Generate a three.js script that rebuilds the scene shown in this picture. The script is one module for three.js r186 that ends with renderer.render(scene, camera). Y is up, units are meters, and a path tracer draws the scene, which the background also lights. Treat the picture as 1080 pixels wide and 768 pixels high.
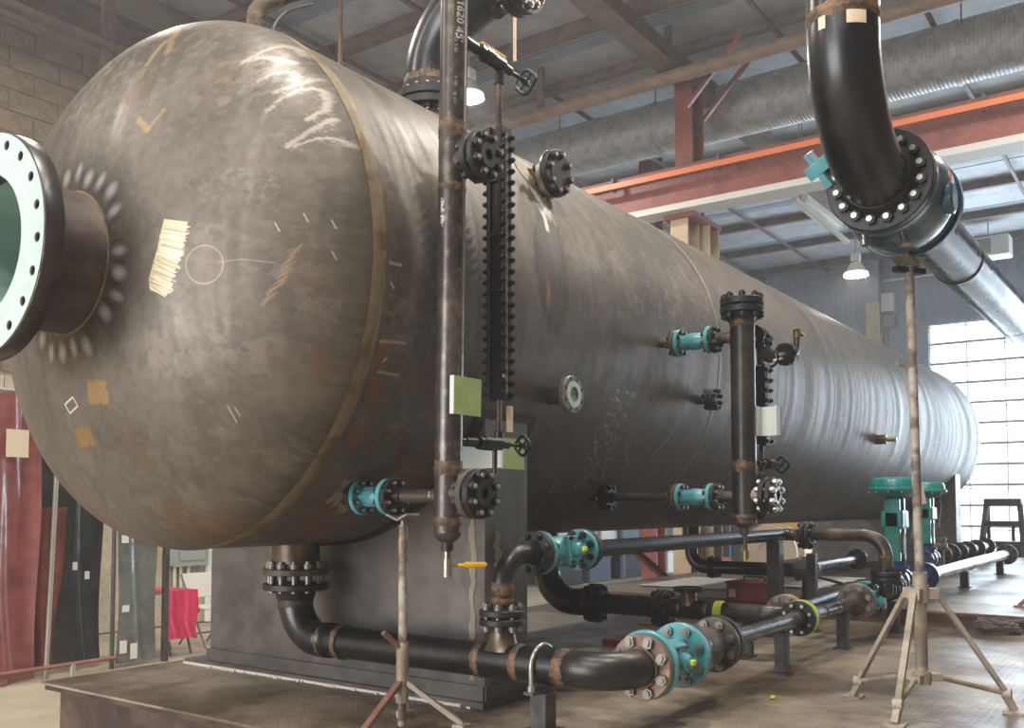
import * as THREE from 'three';
import { mergeGeometries, mergeVertices, toCreasedNormals } from 'three/addons/utils/BufferGeometryUtils.js';
import { RoundedBoxGeometry } from 'three/addons/geometries/RoundedBoxGeometry.js';
import { RectAreaLightUniformsLib } from 'three/addons/lights/RectAreaLightUniformsLib.js';

// ---------------------------------------------------------------- camera, sky, exposure, large lights
const scene = new THREE.Scene();
const renderer = new THREE.WebGLRenderer();
renderer.toneMapping = THREE.LinearToneMapping;
renderer.toneMappingExposure = 1.2;
renderer.shadowMap.enabled = true;
RectAreaLightUniformsLib.init();
scene.background = new THREE.Color(0.75, 0.85, 1.0);
scene.fog = new THREE.FogExp2(new THREE.Color(1, 1, 1), 0.005);   // weld smoke hanging in the hall, colourless: it only scatters the lamps and the daylight

// metres; x runs along the vessel, z towards the walkway side, y up from the skid deck
const FOCAL = 1000, PRINCIPAL_Y = 481.7, PITCH = 0.0505, YAW = 0.6216, VESSEL_R = 1.25, AXIS_Y = 2.014, FLOOR_Y = -0.7;
const CAM = new THREE.Vector3(-2.7827, 0.9775, 3.9016);
const camera = new THREE.PerspectiveCamera(2 * Math.atan(PRINCIPAL_Y / FOCAL) * 180 / Math.PI, 1080 / (2 * PRINCIPAL_Y), 0.05, 200);
camera.setViewOffset(1080, 2 * PRINCIPAL_Y, 0, 0, 1080, 768);
camera.position.copy(CAM);
camera.rotation.order = 'YXZ';
camera.rotation.set(PITCH, -(Math.PI / 2 - YAW), 0);
scene.add(camera);

function areaLight(name, color, intensity, w, h, at, towards) {
  const l = new THREE.RectAreaLight(color, intensity, w, h);
  l.name = name; l.position.set(...at); l.lookAt(...towards); l.castShadow = true; scene.add(l); return l;
}
const DAY = new THREE.Color(0.68, 0.84, 1.0), LAMP = new THREE.Color(1.0, 0.95, 0.87);
const DOOR_FAR = { x: 25, z0: -1.82, z1: 7.38, y0: FLOOR_Y, y1: 5.9 }, DOOR_NEAR = { x: -14, z0: -6.6, z1: 2.6, y0: FLOOR_Y, y1: 5.9 };
areaLight('daylight_far_door', DAY, 11.5, 9.2, 6.6, [24.93, 2.6, 2.78], [0, 2.6, 2.78]);
areaLight('daylight_near_door', new THREE.Color(0.98, 0.98, 1.0), 9, 9.2, 6.6, [-13.93, 2.6, -2.0], [0, 2.6, -2.0]);
const LAMP_INTENSITY = 350;

// ---------------------------------------------------------------- pixel -> place (a pixel gives a direction, the plane it touches the distance)
function rayOf(px, py) {
  const x = (px - 540) / FOCAL, y = -(py - PRINCIPAL_Y) / FOCAL, cp = Math.cos(PITCH), sp = Math.sin(PITCH);
  const yy = cp * y + sp, zz = sp * y - cp, s = Math.sin(YAW), c = Math.cos(YAW);
  return new THREE.Vector3(s * x - c * zz, yy, c * x + s * zz);
}
function onPlane(px, py, axis, value) {
  const d = rayOf(px, py), t = (value - CAM[axis]) / d[axis];
  return CAM.clone().addScaledVector(d, t);
}
function onShell(px, py) {
  const d = rayOf(px, py), oy = CAM.y - AXIS_Y, a = d.y * d.y + d.z * d.z, b = oy * d.y + CAM.z * d.z, c = oy * oy + CAM.z * CAM.z - VESSEL_R ** 2, q = b * b - a * c;
  return q < 0 ? null : CAM.clone().addScaledVector(d, (-b - Math.sqrt(q)) / a);
}
const HEAD_K = 0.51;
function onHead(px, py) {
  const d = rayOf(px, py), o = new THREE.Vector3(CAM.x / HEAD_K, CAM.y - AXIS_Y, CAM.z), e = new THREE.Vector3(d.x / HEAD_K, d.y, d.z);
  const a = e.dot(e), b = o.dot(e), c = o.dot(o) - VESSEL_R ** 2, q = b * b - a * c;
  return q < 0 ? null : CAM.clone().addScaledVector(d, (-b - Math.sqrt(q)) / a);
}

// ---------------------------------------------------------------- noise and textures
let seed = 12345;
const rnd = () => { seed = (seed * 1664525 + 1013904223) >>> 0; return seed / 4294967296; };
const rr = (a, b) => a + (b - a) * rnd();
const hash = (x, y, s) => { let h = (x * 374761393 + y * 668265263 + s * 1442695041) | 0; h = Math.imul(h ^ (h >>> 13), 1274126177); return ((h ^ (h >>> 16)) >>> 0) / 4294967296; };
function vnoise(x, y, p, s) {
  const xi = Math.floor(x), yi = Math.floor(y), fx = x - xi, fy = y - yi, ux = fx * fx * (3 - 2 * fx), uy = fy * fy * (3 - 2 * fy);
  const m = (a) => ((a % p) + p) % p, x0 = m(xi), x1 = m(xi + 1), y0 = m(yi), y1 = m(yi + 1);
  const a = hash(x0, y0, s), b = hash(x1, y0, s), c = hash(x0, y1, s), d = hash(x1, y1, s);
  return a + (b - a) * ux + (c - a) * uy + (a - b - c + d) * ux * uy;
}
function fbm(u, v, p, oct, s) { let f = 0, w = 0.5, t = 0; for (let i = 0; i < oct; i++) { f += w * vnoise(u * p, v * p, p, s + i); t += w; w *= 0.55; p *= 2; } return f / t; }
const clamp = (x, a = 0, b = 1) => Math.min(b, Math.max(a, x)), smooth = (a, b, x) => { const t = clamp((x - a) / (b - a)); return t * t * (3 - 2 * t); };
const mix3 = (a, b, t) => [a[0] + (b[0] - a[0]) * t, a[1] + (b[1] - a[1]) * t, a[2] + (b[2] - a[2]) * t];
function tex(n, fn, srgb = true, repeat = 1) {
  const d = new Uint8Array(n * n * 4);
  for (let j = 0; j < n; j++) for (let i = 0; i < n; i++) { const c = fn(i / n, j / n), k = (j * n + i) * 4; d[k] = c[0]; d[k + 1] = c[1]; d[k + 2] = c[2]; d[k + 3] = 255; }
  const t = new THREE.DataTexture(d, n, n); t.wrapS = t.wrapT = THREE.RepeatWrapping; t.magFilter = THREE.LinearFilter; t.minFilter = THREE.LinearMipmapLinearFilter; t.generateMipmaps = true;
  if (srgb) t.colorSpace = THREE.SRGBColorSpace; t.repeat.set(repeat, repeat); t.needsUpdate = true; return t;
}
// base fields, sampled again for the big vessel canvases
const FN = 512, FIELD = { fine: new Float32Array(FN * FN), blot: new Float32Array(FN * FN), grain: new Float32Array(FN * FN) };
for (let j = 0; j < FN; j++) for (let i = 0; i < FN; i++) {
  const u = i / FN, v = j / FN, k = j * FN + i;
  FIELD.fine[k] = fbm(u, v, 16, 5, 3); FIELD.blot[k] = fbm(u, v, 4, 5, 31); FIELD.grain[k] = hash(i, j, 77);
}
function field(f, u, v) {
  const x = (((u % 1) + 1) % 1) * FN, y = (((v % 1) + 1) % 1) * FN, xi = x | 0, yi = y | 0, fx = x - xi, fy = y - yi, x1 = (xi + 1) % FN, y1 = (yi + 1) % FN;
  return (f[yi * FN + xi] * (1 - fx) + f[yi * FN + x1] * fx) * (1 - fy) + (f[y1 * FN + xi] * (1 - fx) + f[y1 * FN + x1] * fx) * fy;
}
const mottled = (base, spot, amount, p = 8, s = 1, grain = 10) => (u, v) => {
  const a = fbm(u, v, p, 5, s), b = fbm(u, v, p * 4, 3, s + 50), t = smooth(0.42, 0.68, a) * amount, g = (hash(u * 4096 | 0, v * 4096 | 0, s) - 0.5) * grain + (b - 0.5) * 24;
  return mix3(base, spot, t).map((c) => clamp(c + g, 0, 255));
};
const roughTex = (lo, hi, p, s, rep = 1) => tex(256, (u, v) => { const a = clamp(lo + (hi - lo) * fbm(u, v, p, 4, s)) * 255; return [a, a, a]; }, false, rep);
const R_GENERAL = roughTex(0.6, 1.0, 6, 91);
const bump = (n, fn, rep) => tex(n, (u, v) => { const a = clamp(fn(u, v)) * 255; return [a, a, a]; }, false, rep);
const B_GRAIN = bump(256, (u, v) => fbm(u, v, 16, 4, 201), 2);

function mat(o) { return new THREE.MeshStandardMaterial(o); }
const pmat = (o) => new THREE.MeshPhysicalMaterial(o);
const hexmat = (color, roughness = 0.6, metalness = 0, extra = {}) => mat({ color, roughness, metalness, ...extra });
const M = {
  pipe: pmat({ map: tex(256, mottled([40, 37, 36], [72, 63, 56], 0.8, 5, 5)), roughness: 0.5, metalness: 0.35, roughnessMap: R_GENERAL, clearcoat: 0.25, clearcoatRoughness: 0.3 }),
  pipeBlack: pmat({ map: tex(256, mottled([22, 22, 24], [40, 36, 34], 0.7, 5, 6)), roughness: 0.42, metalness: 0.2, roughnessMap: R_GENERAL, clearcoat: 0.4, clearcoatRoughness: 0.25 }),
  pipeBrown: pmat({ map: tex(256, mottled([84, 74, 66], [128, 104, 82], 0.9, 6, 7)), roughness: 0.45, metalness: 0.55, roughnessMap: R_GENERAL }),
  pipeBright: pmat({ map: tex(256, mottled([120, 116, 114], [74, 66, 62], 0.9, 5, 8)), roughness: 0.36, metalness: 0.8, roughnessMap: R_GENERAL }),
  neck: mat({ map: tex(256, mottled([66, 54, 47], [88, 70, 58], 0.9, 6, 48)), roughness: 0.55, metalness: 0.3 }),
  pipeSteel: pmat({ map: tex(256, mottled([92, 88, 88], [62, 58, 58], 0.9, 5, 47)), roughness: 0.36, metalness: 0.7, roughnessMap: R_GENERAL }),
  weld: mat({ map: tex(256, mottled([74, 60, 50], [128, 94, 62], 0.9, 14, 9, 24), true, 3), roughness: 0.6, metalness: 0.3 }),
  weldGold: mat({ map: tex(256, mottled([132, 117, 92], [104, 86, 62], 0.9, 6, 10)), roughness: 0.6, metalness: 0.4, bumpMap: B_GRAIN, bumpScale: 0.002 }),
  flange: pmat({ map: tex(256, mottled([30, 29, 30], [50, 45, 42], 0.7, 6, 11)), roughness: 0.5, metalness: 0.3, clearcoat: 0.2, clearcoatRoughness: 0.4 }),
  flangeGold: mat({ map: tex(256, mottled([146, 122, 104], [96, 78, 68], 0.9, 7, 12)), roughness: 0.5, metalness: 0.5 }),
  flangeGrey: mat({ map: tex(256, mottled([92, 86, 78], [68, 62, 56], 0.9, 6, 13)), roughness: 0.5, metalness: 0.35 }),
  machined: hexmat(0xa9a39a, 0.35, 0.85, { roughnessMap: R_GENERAL }),
  teal: pmat({ map: tex(256, mottled([72, 146, 154], [98, 170, 176], 0.7, 6, 14, 6)), roughness: 0.4, clearcoat: 0.5, clearcoatRoughness: 0.25 }),
  tealDark: pmat({ map: tex(256, mottled([22, 70, 90], [34, 92, 110], 0.7, 4, 15, 6)), roughness: 0.3, clearcoat: 0.9, clearcoatRoughness: 0.12 }),
  green: pmat({ map: tex(256, mottled([10, 118, 114], [20, 138, 132], 0.7, 6, 16, 5)), roughness: 0.38, clearcoat: 0.5, clearcoatRoughness: 0.2 }),
  blue: pmat({ map: tex(256, mottled([38, 60, 112], [50, 76, 132], 0.7, 6, 17, 5)), roughness: 0.4, clearcoat: 0.4 }),
  bolt: hexmat(0x8a857e, 0.4, 0.75), boltDark: hexmat(0x2b2a2b, 0.45, 0.4), boltBright: hexmat(0xb8b4ac, 0.3, 0.8),
  black: hexmat(0x141415, 0.45), blackGloss: pmat({ color: 0x101012, roughness: 0.35, clearcoat: 0.5 }),
  yellow: hexmat(0xf0b418, 0.45), lime: hexmat(0xc3d32c, 0.6), greenPlate: mat({ map: tex(256, mottled([158, 178, 112], [150, 168, 104], 0.6, 5, 18, 5)), roughness: 0.6 }),
  plateGrey: hexmat(0xc5cbc4, 0.55), plateSteel: hexmat(0x8c8880, 0.45, 0.5),
  mint: mat({ map: tex(256, mottled([184, 203, 197], [174, 193, 187], 0.6, 5, 19, 4)), roughness: 0.55 }), lining: mat({ map: tex(256, mottled([162, 194, 184], [150, 182, 172], 0.6, 5, 20, 4)), roughness: 0.5 }),
  stand: mat({ map: tex(256, mottled([168, 156, 140], [134, 120, 104], 0.9, 10, 21)), roughness: 0.6, metalness: 0.2 }),
  standPaint: mat({ map: tex(256, mottled([172, 164, 152], [96, 82, 70], 0.8, 16, 22)), roughness: 0.6 }),
  steelPost: mat({ map: tex(256, mottled([86, 82, 80], [62, 56, 54], 0.8, 6, 23)), roughness: 0.5, metalness: 0.4 }),
  redRod: mat({ map: tex(256, mottled([140, 88, 74], [112, 84, 72], 0.8, 6, 24)), roughness: 0.6 }),
  saddle: mat({ map: tex(512, mottled([104, 99, 94], [80, 76, 72], 0.9, 3, 25)), roughness: 0.55, metalness: 0.35, roughnessMap: R_GENERAL }),
  caulkTan: hexmat(0x9a907f, 0.85), caulk: hexmat(0xd2ccc2, 0.8),
  skidBeam: mat({ map: tex(512, mottled([70, 54, 50], [104, 84, 74], 0.8, 4, 27)), roughness: 0.6, metalness: 0.2 }),
  kerb: mat({ map: tex(256, mottled([112, 82, 66], [136, 108, 88], 0.8, 4, 28)), roughness: 0.65 }),
  concrete: mat({ map: tex(512, mottled([176, 164, 144], [150, 138, 120], 0.8, 4, 29), true, 0.25), roughness: 0.7 }),
  roof: mat({ map: tex(256, mottled([184, 188, 192], [164, 168, 174], 0.8, 4, 30, 6), true, 0.4), roughness: 0.7 }),
  purlin: mat({ map: tex(256, mottled([112, 96, 86], [94, 80, 74], 0.8, 4, 32, 6)), roughness: 0.65 }),
  redSteel: mat({ map: tex(256, mottled([150, 84, 74], [132, 74, 68], 0.8, 4, 33, 6)), roughness: 0.5 }),
  orange: hexmat(0xf08250, 0.45), galv: pmat({ map: tex(256, mottled([176, 176, 174], [150, 150, 150], 0.8, 10, 34, 8)), roughness: 0.5, metalness: 0.2 }),
  tan: mat({ map: tex(256, mottled([150, 126, 106], [128, 108, 92], 0.8, 4, 46, 6)), roughness: 0.6 }),
  cream: mat({ map: tex(256, mottled([206, 182, 150], [190, 166, 136], 0.8, 4, 35, 6)), roughness: 0.6 }), whitePaint: hexmat(0xd9d8d2, 0.55),
  siding: mat({ map: tex(256, mottled([150, 160, 172], [136, 146, 160], 0.7, 4, 36, 6)), roughness: 0.5 }),
  block: mat({ map: tex(256, mottled([128, 112, 96], [112, 98, 86], 0.8, 8, 37, 12)), roughness: 0.9 }),
  blockB: mat({ map: tex(256, mottled([120, 106, 92], [134, 118, 102], 0.8, 8, 38, 12)), roughness: 0.9 }),
  mortar: hexmat(0x8a7d6e, 0.95), panelling: mat({ map: tex(256, mottled([182, 170, 148], [166, 152, 130], 0.8, 5, 39, 8)), roughness: 0.8 }),
  curtainRed: pmat({ map: tex(512, mottled([150, 82, 76], [128, 66, 62], 0.8, 4, 40, 8)), roughness: 0.35, transmission: 0.15, thickness: 0, clearcoat: 0.5, side: THREE.DoubleSide }),
  curtainDark: pmat({ map: tex(512, mottled([36, 36, 34], [54, 54, 50], 0.8, 5, 41, 6)), roughness: 0.38, clearcoat: 0.35, side: THREE.DoubleSide }),
  curtainGrey: pmat({ map: tex(512, mottled([104, 106, 100], [84, 86, 82], 0.8, 5, 42, 6)), roughness: 0.45, clearcoat: 0.3, side: THREE.DoubleSide }),
  label: hexmat(0xd8d6cc, 0.7), pink: mat({ map: tex(256, mottled([224, 52, 96], [206, 44, 86], 0.7, 5, 43, 6)), roughness: 0.55, side: THREE.DoubleSide }),
  chairPlastic: hexmat(0xdcd8cc, 0.5), chairFrame: hexmat(0x6a6a66, 0.5, 0.4), panelGrey: hexmat(0x8f9890, 0.5), conduit: hexmat(0xcfc6b0, 0.5, 0.2),
  galvRod: hexmat(0xa8a498, 0.45, 0.5), rust: mat({ map: tex(256, mottled([84, 70, 56], [140, 122, 94], 0.9, 20, 44, 30)), roughness: 0.8 }),
  paleSheet: hexmat(0xd8dad8, 0.7), clutterDark: hexmat(0x2e333d, 0.6), clutterBlue: hexmat(0x56687f, 0.6), toolRed: hexmat(0x7c2f2a, 0.5), orangeMachine: hexmat(0xb65a34, 0.55), yellowCab: hexmat(0xd9a548, 0.55), beigeSpool: hexmat(0xbfae96, 0.7), rag: hexmat(0x6f6a62, 0.95),
  ladder: hexmat(0x4c4a4a, 0.5, 0.3), copper: hexmat(0xa4724a, 0.4, 0.6), brass: hexmat(0x9a7d48, 0.35, 0.7), cloth: hexmat(0x2b2536, 0.95), tag: hexmat(0xd7c3a8, 0.7), clearPlastic: hexmat(0xbfd0dc, 0.3),
};

M.studs = [M.boltBright, M.boltDark];
// ---------------------------------------------------------------- building blocks
const V = (x, y, z) => new THREE.Vector3(x, y, z), UP = V(0, 1, 0), XD = V(1, 0, 0), ZD = V(0, 0, 1);
const used = {};
function numbered(n) { const k = used[n] = (used[n] ?? -1) + 1; return k ? `${n}_${String(k).padStart(3, '0')}` : n; }
function mesh(name, geo, m, parent, label) { const o = new THREE.Mesh(geo, m); o.name = name; o.castShadow = o.receiveShadow = true; if (label) o.userData.label = label; (parent ?? scene).add(o); return o; }
function thing(name, label, category, at = [0, 0, 0], group) {
  const g = new THREE.Group(); g.name = numbered(name); g.position.set(...at); g.userData = { label, category }; if (group) g.userData.group = group; scene.add(g); return g;
}
// a part whose geometry is written in world metres
function part(t, name, geo, m, label) { const o = mesh(name, geo, m, t, label); o.position.copy(t.position).negate(); return o; }
function single(name, geo, m, label, category, group) { const o = mesh(numbered(name), geo, m); o.userData = { label, category }; if (group) o.userData.group = group; return o; }
function structure(name, geo, m) { const o = mesh(numbered(name), geo, m); o.userData.kind = 'structure'; return o; }
function boxUV(g0) {
  const g = g0.index ? g0.toNonIndexed() : g0, p = g.attributes.position, n = g.attributes.normal, uv = new Float32Array(p.count * 2);
  for (let i = 0; i < p.count; i += 3) {
    let ax = 0, ay = 0, az = 0; for (let k = 0; k < 3; k++) { ax += Math.abs(n.getX(i + k)); ay += Math.abs(n.getY(i + k)); az += Math.abs(n.getZ(i + k)); }
    for (let k = 0; k < 3; k++) { const x = p.getX(i + k), y = p.getY(i + k), z = p.getZ(i + k), q = (i + k) * 2;
      if (ax >= ay && ax >= az) { uv[q] = z; uv[q + 1] = y; } else if (ay >= az) { uv[q] = x; uv[q + 1] = z; } else { uv[q] = x; uv[q + 1] = y; } }
  }
  g.setAttribute('uv', new THREE.BufferAttribute(uv, 2)); return g;
}
const merge = (list) => mergeGeometries(list.map((g) => { const q = g.index ? g.toNonIndexed() : g; for (const k of Object.keys(q.attributes)) if (!['position', 'normal', 'uv'].includes(k)) q.deleteAttribute(k); return q; }));
function box(x0, x1, y0, y1, z0, z1, r = 0) {
  const w = x1 - x0, h = y1 - y0, d = z1 - z0, g = r ? new RoundedBoxGeometry(w, h, d, 2, r) : new THREE.BoxGeometry(w, h, d);
  g.translate((x0 + x1) / 2, (y0 + y1) / 2, (z0 + z1) / 2); return boxUV(g);
}
const quatTo = (d) => new THREE.Quaternion().setFromUnitVectors(UP, d.clone().normalize());
function orient(g, at, dir) { g.applyQuaternion(quatTo(dir)); g.translate(at.x, at.y, at.z); return g; }
function rod(a, b, r, seg = 16, r2 = r, open = false) {
  const d = b.clone().sub(a), l = d.length(), g = new THREE.CylinderGeometry(r2, r, l, seg, 1, open); g.translate(0, l / 2, 0);
  const uv = g.attributes.uv; for (let i = 0; i < uv.count; i++) uv.setXY(i, uv.getX(i) * 6.28 * r, uv.getY(i) * l);
  return orient(g, a, d);
}
function bar(a, b, w, h, up = UP) {   // rectangular bar from a to b
  const d = b.clone().sub(a), l = d.length(), z = d.clone().normalize(), x = new THREE.Vector3().crossVectors(up, z).normalize(), y = new THREE.Vector3().crossVectors(z, x);
  const g = boxUV(new THREE.BoxGeometry(w, h, l)); g.applyMatrix4(new THREE.Matrix4().makeBasis(x, y, z)); g.translate((a.x + b.x) / 2, (a.y + b.y) / 2, (a.z + b.z) / 2); return g;
}
function fillet(pts, rad) {   // polyline with rounded corners
  const out = [pts[0].clone()];
  for (let i = 1; i < pts.length - 1; i++) {
    const p = pts[i], a = pts[i - 1].clone().sub(p).normalize(), b = pts[i + 1].clone().sub(p).normalize(), r = Array.isArray(rad) ? rad[i - 1] : rad;
    const half = a.angleTo(b) / 2, t = r / Math.tan(half), bis = a.clone().add(b).normalize(), c = p.clone().addScaledVector(bis, r / Math.sin(half));
    const s = p.clone().addScaledVector(a, t).sub(c), e = p.clone().addScaledVector(b, t).sub(c), n = 14, ang = s.angleTo(e), ax = new THREE.Vector3().crossVectors(s, e).normalize();
    for (let k = 0; k <= n; k++) out.push(s.clone().applyAxisAngle(ax, ang * k / n).add(c));
  }
  out.push(pts[pts.length - 1].clone()); return out;
}
function sweep(pts, r, seg = 20, cap = true) {   // tube along points; r a number or one per point
  const n = pts.length, pos = [], uv = [], idx = []; let nrm = null, len = 0; const R = (i) => (typeof r === 'number' ? r : r[i]);
  for (let i = 0; i < n; i++) {
    const t = pts[Math.min(i + 1, n - 1)].clone().sub(pts[Math.max(i - 1, 0)]).normalize();
    if (!nrm) nrm = Math.abs(t.y) < 0.9 ? V(0, 1, 0) : V(1, 0, 0);
    nrm = nrm.clone().addScaledVector(t, -nrm.dot(t)).normalize(); const bi = new THREE.Vector3().crossVectors(t, nrm);
    if (i) len += pts[i].distanceTo(pts[i - 1]);
    for (let k = 0; k <= seg; k++) { const a = k / seg * Math.PI * 2, q = pts[i].clone().addScaledVector(nrm, Math.cos(a) * R(i)).addScaledVector(bi, Math.sin(a) * R(i)); pos.push(q.x, q.y, q.z); uv.push(a * R(i), len); }
  }
  const w = seg + 1;
  for (let i = 0; i < n - 1; i++) for (let k = 0; k < seg; k++) { const a = i * w + k, b = a + 1, c = a + w, d = c + 1; idx.push(a, b, c, b, d, c); }
  if (cap) for (const i of [0, n - 1]) { const c = pos.length / 3; pos.push(pts[i].x, pts[i].y, pts[i].z); uv.push(0, 0); for (let k = 0; k < seg; k++) { const a = i * w + k; i ? idx.push(a, a + 1, c) : idx.push(a + 1, a, c); } }
  const g = new THREE.BufferGeometry(); g.setAttribute('position', new THREE.Float32BufferAttribute(pos, 3)); g.setAttribute('uv', new THREE.Float32BufferAttribute(uv, 2)); g.setIndex(idx); g.computeVertexNormals(); return g;
}
function lathe(profile, seg = 40, smoothAngle = 0.6) {   // [[r, y] ...] about y, creased, uv in metres
  const g = new THREE.LatheGeometry(profile.map(([r, y]) => new THREE.Vector2(Math.max(r, 0), y)), seg), p = g.attributes.position, uv = g.attributes.uv;
  let rm = 0; for (const [r] of profile) rm = Math.max(rm, r);
  for (let i = 0; i < uv.count; i++) uv.setXY(i, uv.getX(i) * 6.28 * rm, p.getY(i) + Math.hypot(p.getX(i), p.getZ(i)));
  return toCreasedNormals(g, smoothAngle);
}
const cache = {};
const cached = (k, f) => cache[k] ?? (cache[k] = f());
function boltGeo(d, len) {   // stud with a hex nut at both ends, along y, centred; material 0 the stud, 1 the nuts
  return cached(`bolt${d.toFixed(4)}_${len.toFixed(4)}`, () => {
    const nut = (y) => { const g = new THREE.CylinderGeometry(d * 0.92, d * 0.98, d * 0.9, 6); g.translate(0, y, 0); return g.toNonIndexed(); };
    return mergeGeometries([new THREE.CylinderGeometry(d * 0.5, d * 0.5, len, 10).toNonIndexed(), mergeGeometries([nut(len / 2 - d * 0.85), nut(-len / 2 + d * 0.85)])], true);
  });
}
/* flange: local y is its facing direction, y = 0 the gasket face */
function flange(t, at, dir, o) {
  const { name = 'flange', od, thick, bore = 0, hub = 0, hubLen = 0, hubEnd = hub, n = 8, bc = od * 0.79, bd = od * 0.085, m = M.flange, bm = M.studs, joint = thick * 2, bolts = true, spin = 0.5, outer = name === 'blind_flange', face = 0.62, raised = 0.004, label, blindHub } = o;
  const c = Math.min(0.004, thick * 0.15), R = od / 2, key = `fl${od}_${thick}_${bore}_${hub}_${hubLen}_${hubEnd}_${face}_${blindHub ?? 0}`;
  const g = cached(key, () => {
    const p = []; const rf = R * face;
    p.push([bore, 0.0 + raised], [rf, raised], [rf, 0], [R - c, 0], [R, -c], [R, -thick + c], [R - c, -thick]);
    if (hub) p.push([hub * 1.06, -thick], [hub, -thick - hubLen * 0.25], [hubEnd, -thick - hubLen], [Math.max(bore, 0.001), -thick - hubLen]); else p.push([bore, -thick]);
    if (bore) p.push([bore, raised]);
    return lathe(p.reverse(), 44);
  });
  const f = mesh(name, g, m, t, label); f.position.copy(at).sub(t.position); f.quaternion.copy(quatTo(dir));
  if (bolts) {
    const len = joint + bd * 2.7, bg = boltGeo(bd, len), bmm = Array.isArray(bm) ? bm : [bm, bm];
    for (let k = 0; k < n; k++) { const a = (k + spin) / n * Math.PI * 2, b = mesh('bolt', bg, bmm, f); b.position.set(Math.cos(a) * bc / 2, outer ? -joint / 2 : -thick + joint / 2, Math.sin(a) * bc / 2); b.rotation.y = a; }
  }
  return f;
}
function weld(t, at, dir, r, w = 0.03, m = M.weld) {   // weld bead with ragged heat tint either side
  const g = new THREE.LatheGeometry([[r * 0.98, -w], [r + 0.001, -w], [r + 0.001, -w * 0.35], [r + 0.0035, -w * 0.14], [r + 0.0035, w * 0.14], [r + 0.001, w * 0.35], [r + 0.001, w], [r * 0.98, w]].map(([a, b]) => new THREE.Vector2(a, b)), 48), p = g.attributes.position, uv = g.attributes.uv, sd = rnd() * 40;
  for (let i = 0; i < p.count; i++) { const y = p.getY(i), a = Math.atan2(p.getZ(i), p.getX(i)); if (Math.abs(y) > w * 0.5) p.setY(i, y * (0.88 + 0.1 * Math.sin(a * 3 + sd) + 0.1 * Math.sin(a * 9 + sd * 2) + 0.08 * Math.sin(a * 17 + y * 99))); uv.setXY(i, a * r, p.getY(i)); }
  g.computeVertexNormals(); const o = mesh('weld', g, m, t); o.position.copy(at).sub(t.position); o.quaternion.copy(quatTo(dir)); return o;
}

// ---------------------------------------------------------------- THE BUILDING
const XA = -14, XB = 25, ZA = -7.6, ZB = 12, ROOF = 8.0, T = 0.3;
structure('floor', box(XA - T, XB + T, FLOOR_Y - T, FLOOR_Y, ZA - T, ZB + T), M.concrete);
const ceiling = structure('ceiling', box(XA - T, XB + T, ROOF, ROOF + T, ZA - T, ZB + T), M.roof);
// purlins across, rafters along, straps between
for (let x = XA + 1; x < XB; x += x > 9.5 ? 2.35 : 1.55) { const d = x > 9.5 ? 0.17 : 0.24; mesh('purlin', merge([box(x - 0.035, x + 0.035, ROOF - d, ROOF - 0.001, ZA, ZB), box(x - 0.1, x + 0.035, ROOF - d - 0.01, ROOF - d + 0.005, ZA, ZB)]), M.purlin, ceiling); }
for (const z of [-2.15, 5.6]) for (const [x0, x1] of [[XA, 10], [10, XB]]) mesh('rafter', merge([box(x0, x1, ROOF - 0.62, ROOF - 0.26, z - 0.03, z + 0.03), box(x0, x1, ROOF - 0.66, ROOF - 0.61, z - 0.17, z + 0.17)]), M.purlin, ceiling);
for (let z = ZA + 1.1; z < ZB; z += 1.9) mesh('sag_strap', box(XA, XB, ROOF - 0.2, ROOF - 0.15, z - 0.03, z + 0.03), M.purlin, ceiling);
for (let x = XA + 1.5; x < XB; x += 3.1) mesh('insulation_seam', box(x, x + 0.3, ROOF - 0.012, ROOF, ZA, ZB), M.siding, ceiling);
// wall on the far side of the vessel: masonry above, panelling below
const wl = structure('wall_left', box(XA - T, XB + T, FLOOR_Y, ROOF, ZA - T, ZA - 0.02), M.mortar);
for (let j = 0; j < 16; j++) for (let i = 0; i < 13; i++) {
  const x = -0.6 + i * 0.62 + (j % 2) * 0.31, y = 2.7 + j * 0.265;
  mesh('block', cached('blk' + (i + j) % 2, () => box(-0.3, 0.3, -0.125, 0.125, -0.02, 0.0, 0.006)), (i * 7 + j * 3) % 3 ? M.block : M.blockB, wl).position.set(x, y, ZA);
}
for (let i = 0; i < 40; i++) mesh('siding_panel', cached('lowpanel', () => boxUV(new THREE.BoxGeometry(0.6, 3.2, 0.03))), M.panelling, wl).position.set(XA + 0.9 + i * 0.61 + 1.0, FLOOR_Y + 1.62, ZA - 0.005);
for (let i = 0; i < 28; i++) mesh('siding_panel', cached('highpanel', () => boxUV(new THREE.BoxGeometry(0.58, 5.2, 0.03))), M.siding, wl).position.set(7.9 + i * 0.61, 5.25, ZA - 0.005);
structure('wall_right', box(XA - T, XB + T, FLOOR_Y, ROOF, ZB, ZB + T), M.block);
function endWall(name, x, side, D) {
  const g = [box(Math.min(x, x + side * T), Math.max(x, x + side * T), FLOOR_Y, ROOF, ZA - T, D.z0), box(Math.min(x, x + side * T), Math.max(x, x + side * T), FLOOR_Y, ROOF, D.z1, ZB + T), box(Math.min(x, x + side * T), Math.max(x, x + side * T), D.y1, ROOF, D.z0, D.z1)];
  return structure(name, merge(g), M.siding);
}
const wb = endWall('wall_back', XB, 1, DOOR_FAR);
endWall('wall_front', XA, -1, DOOR_NEAR);
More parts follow.
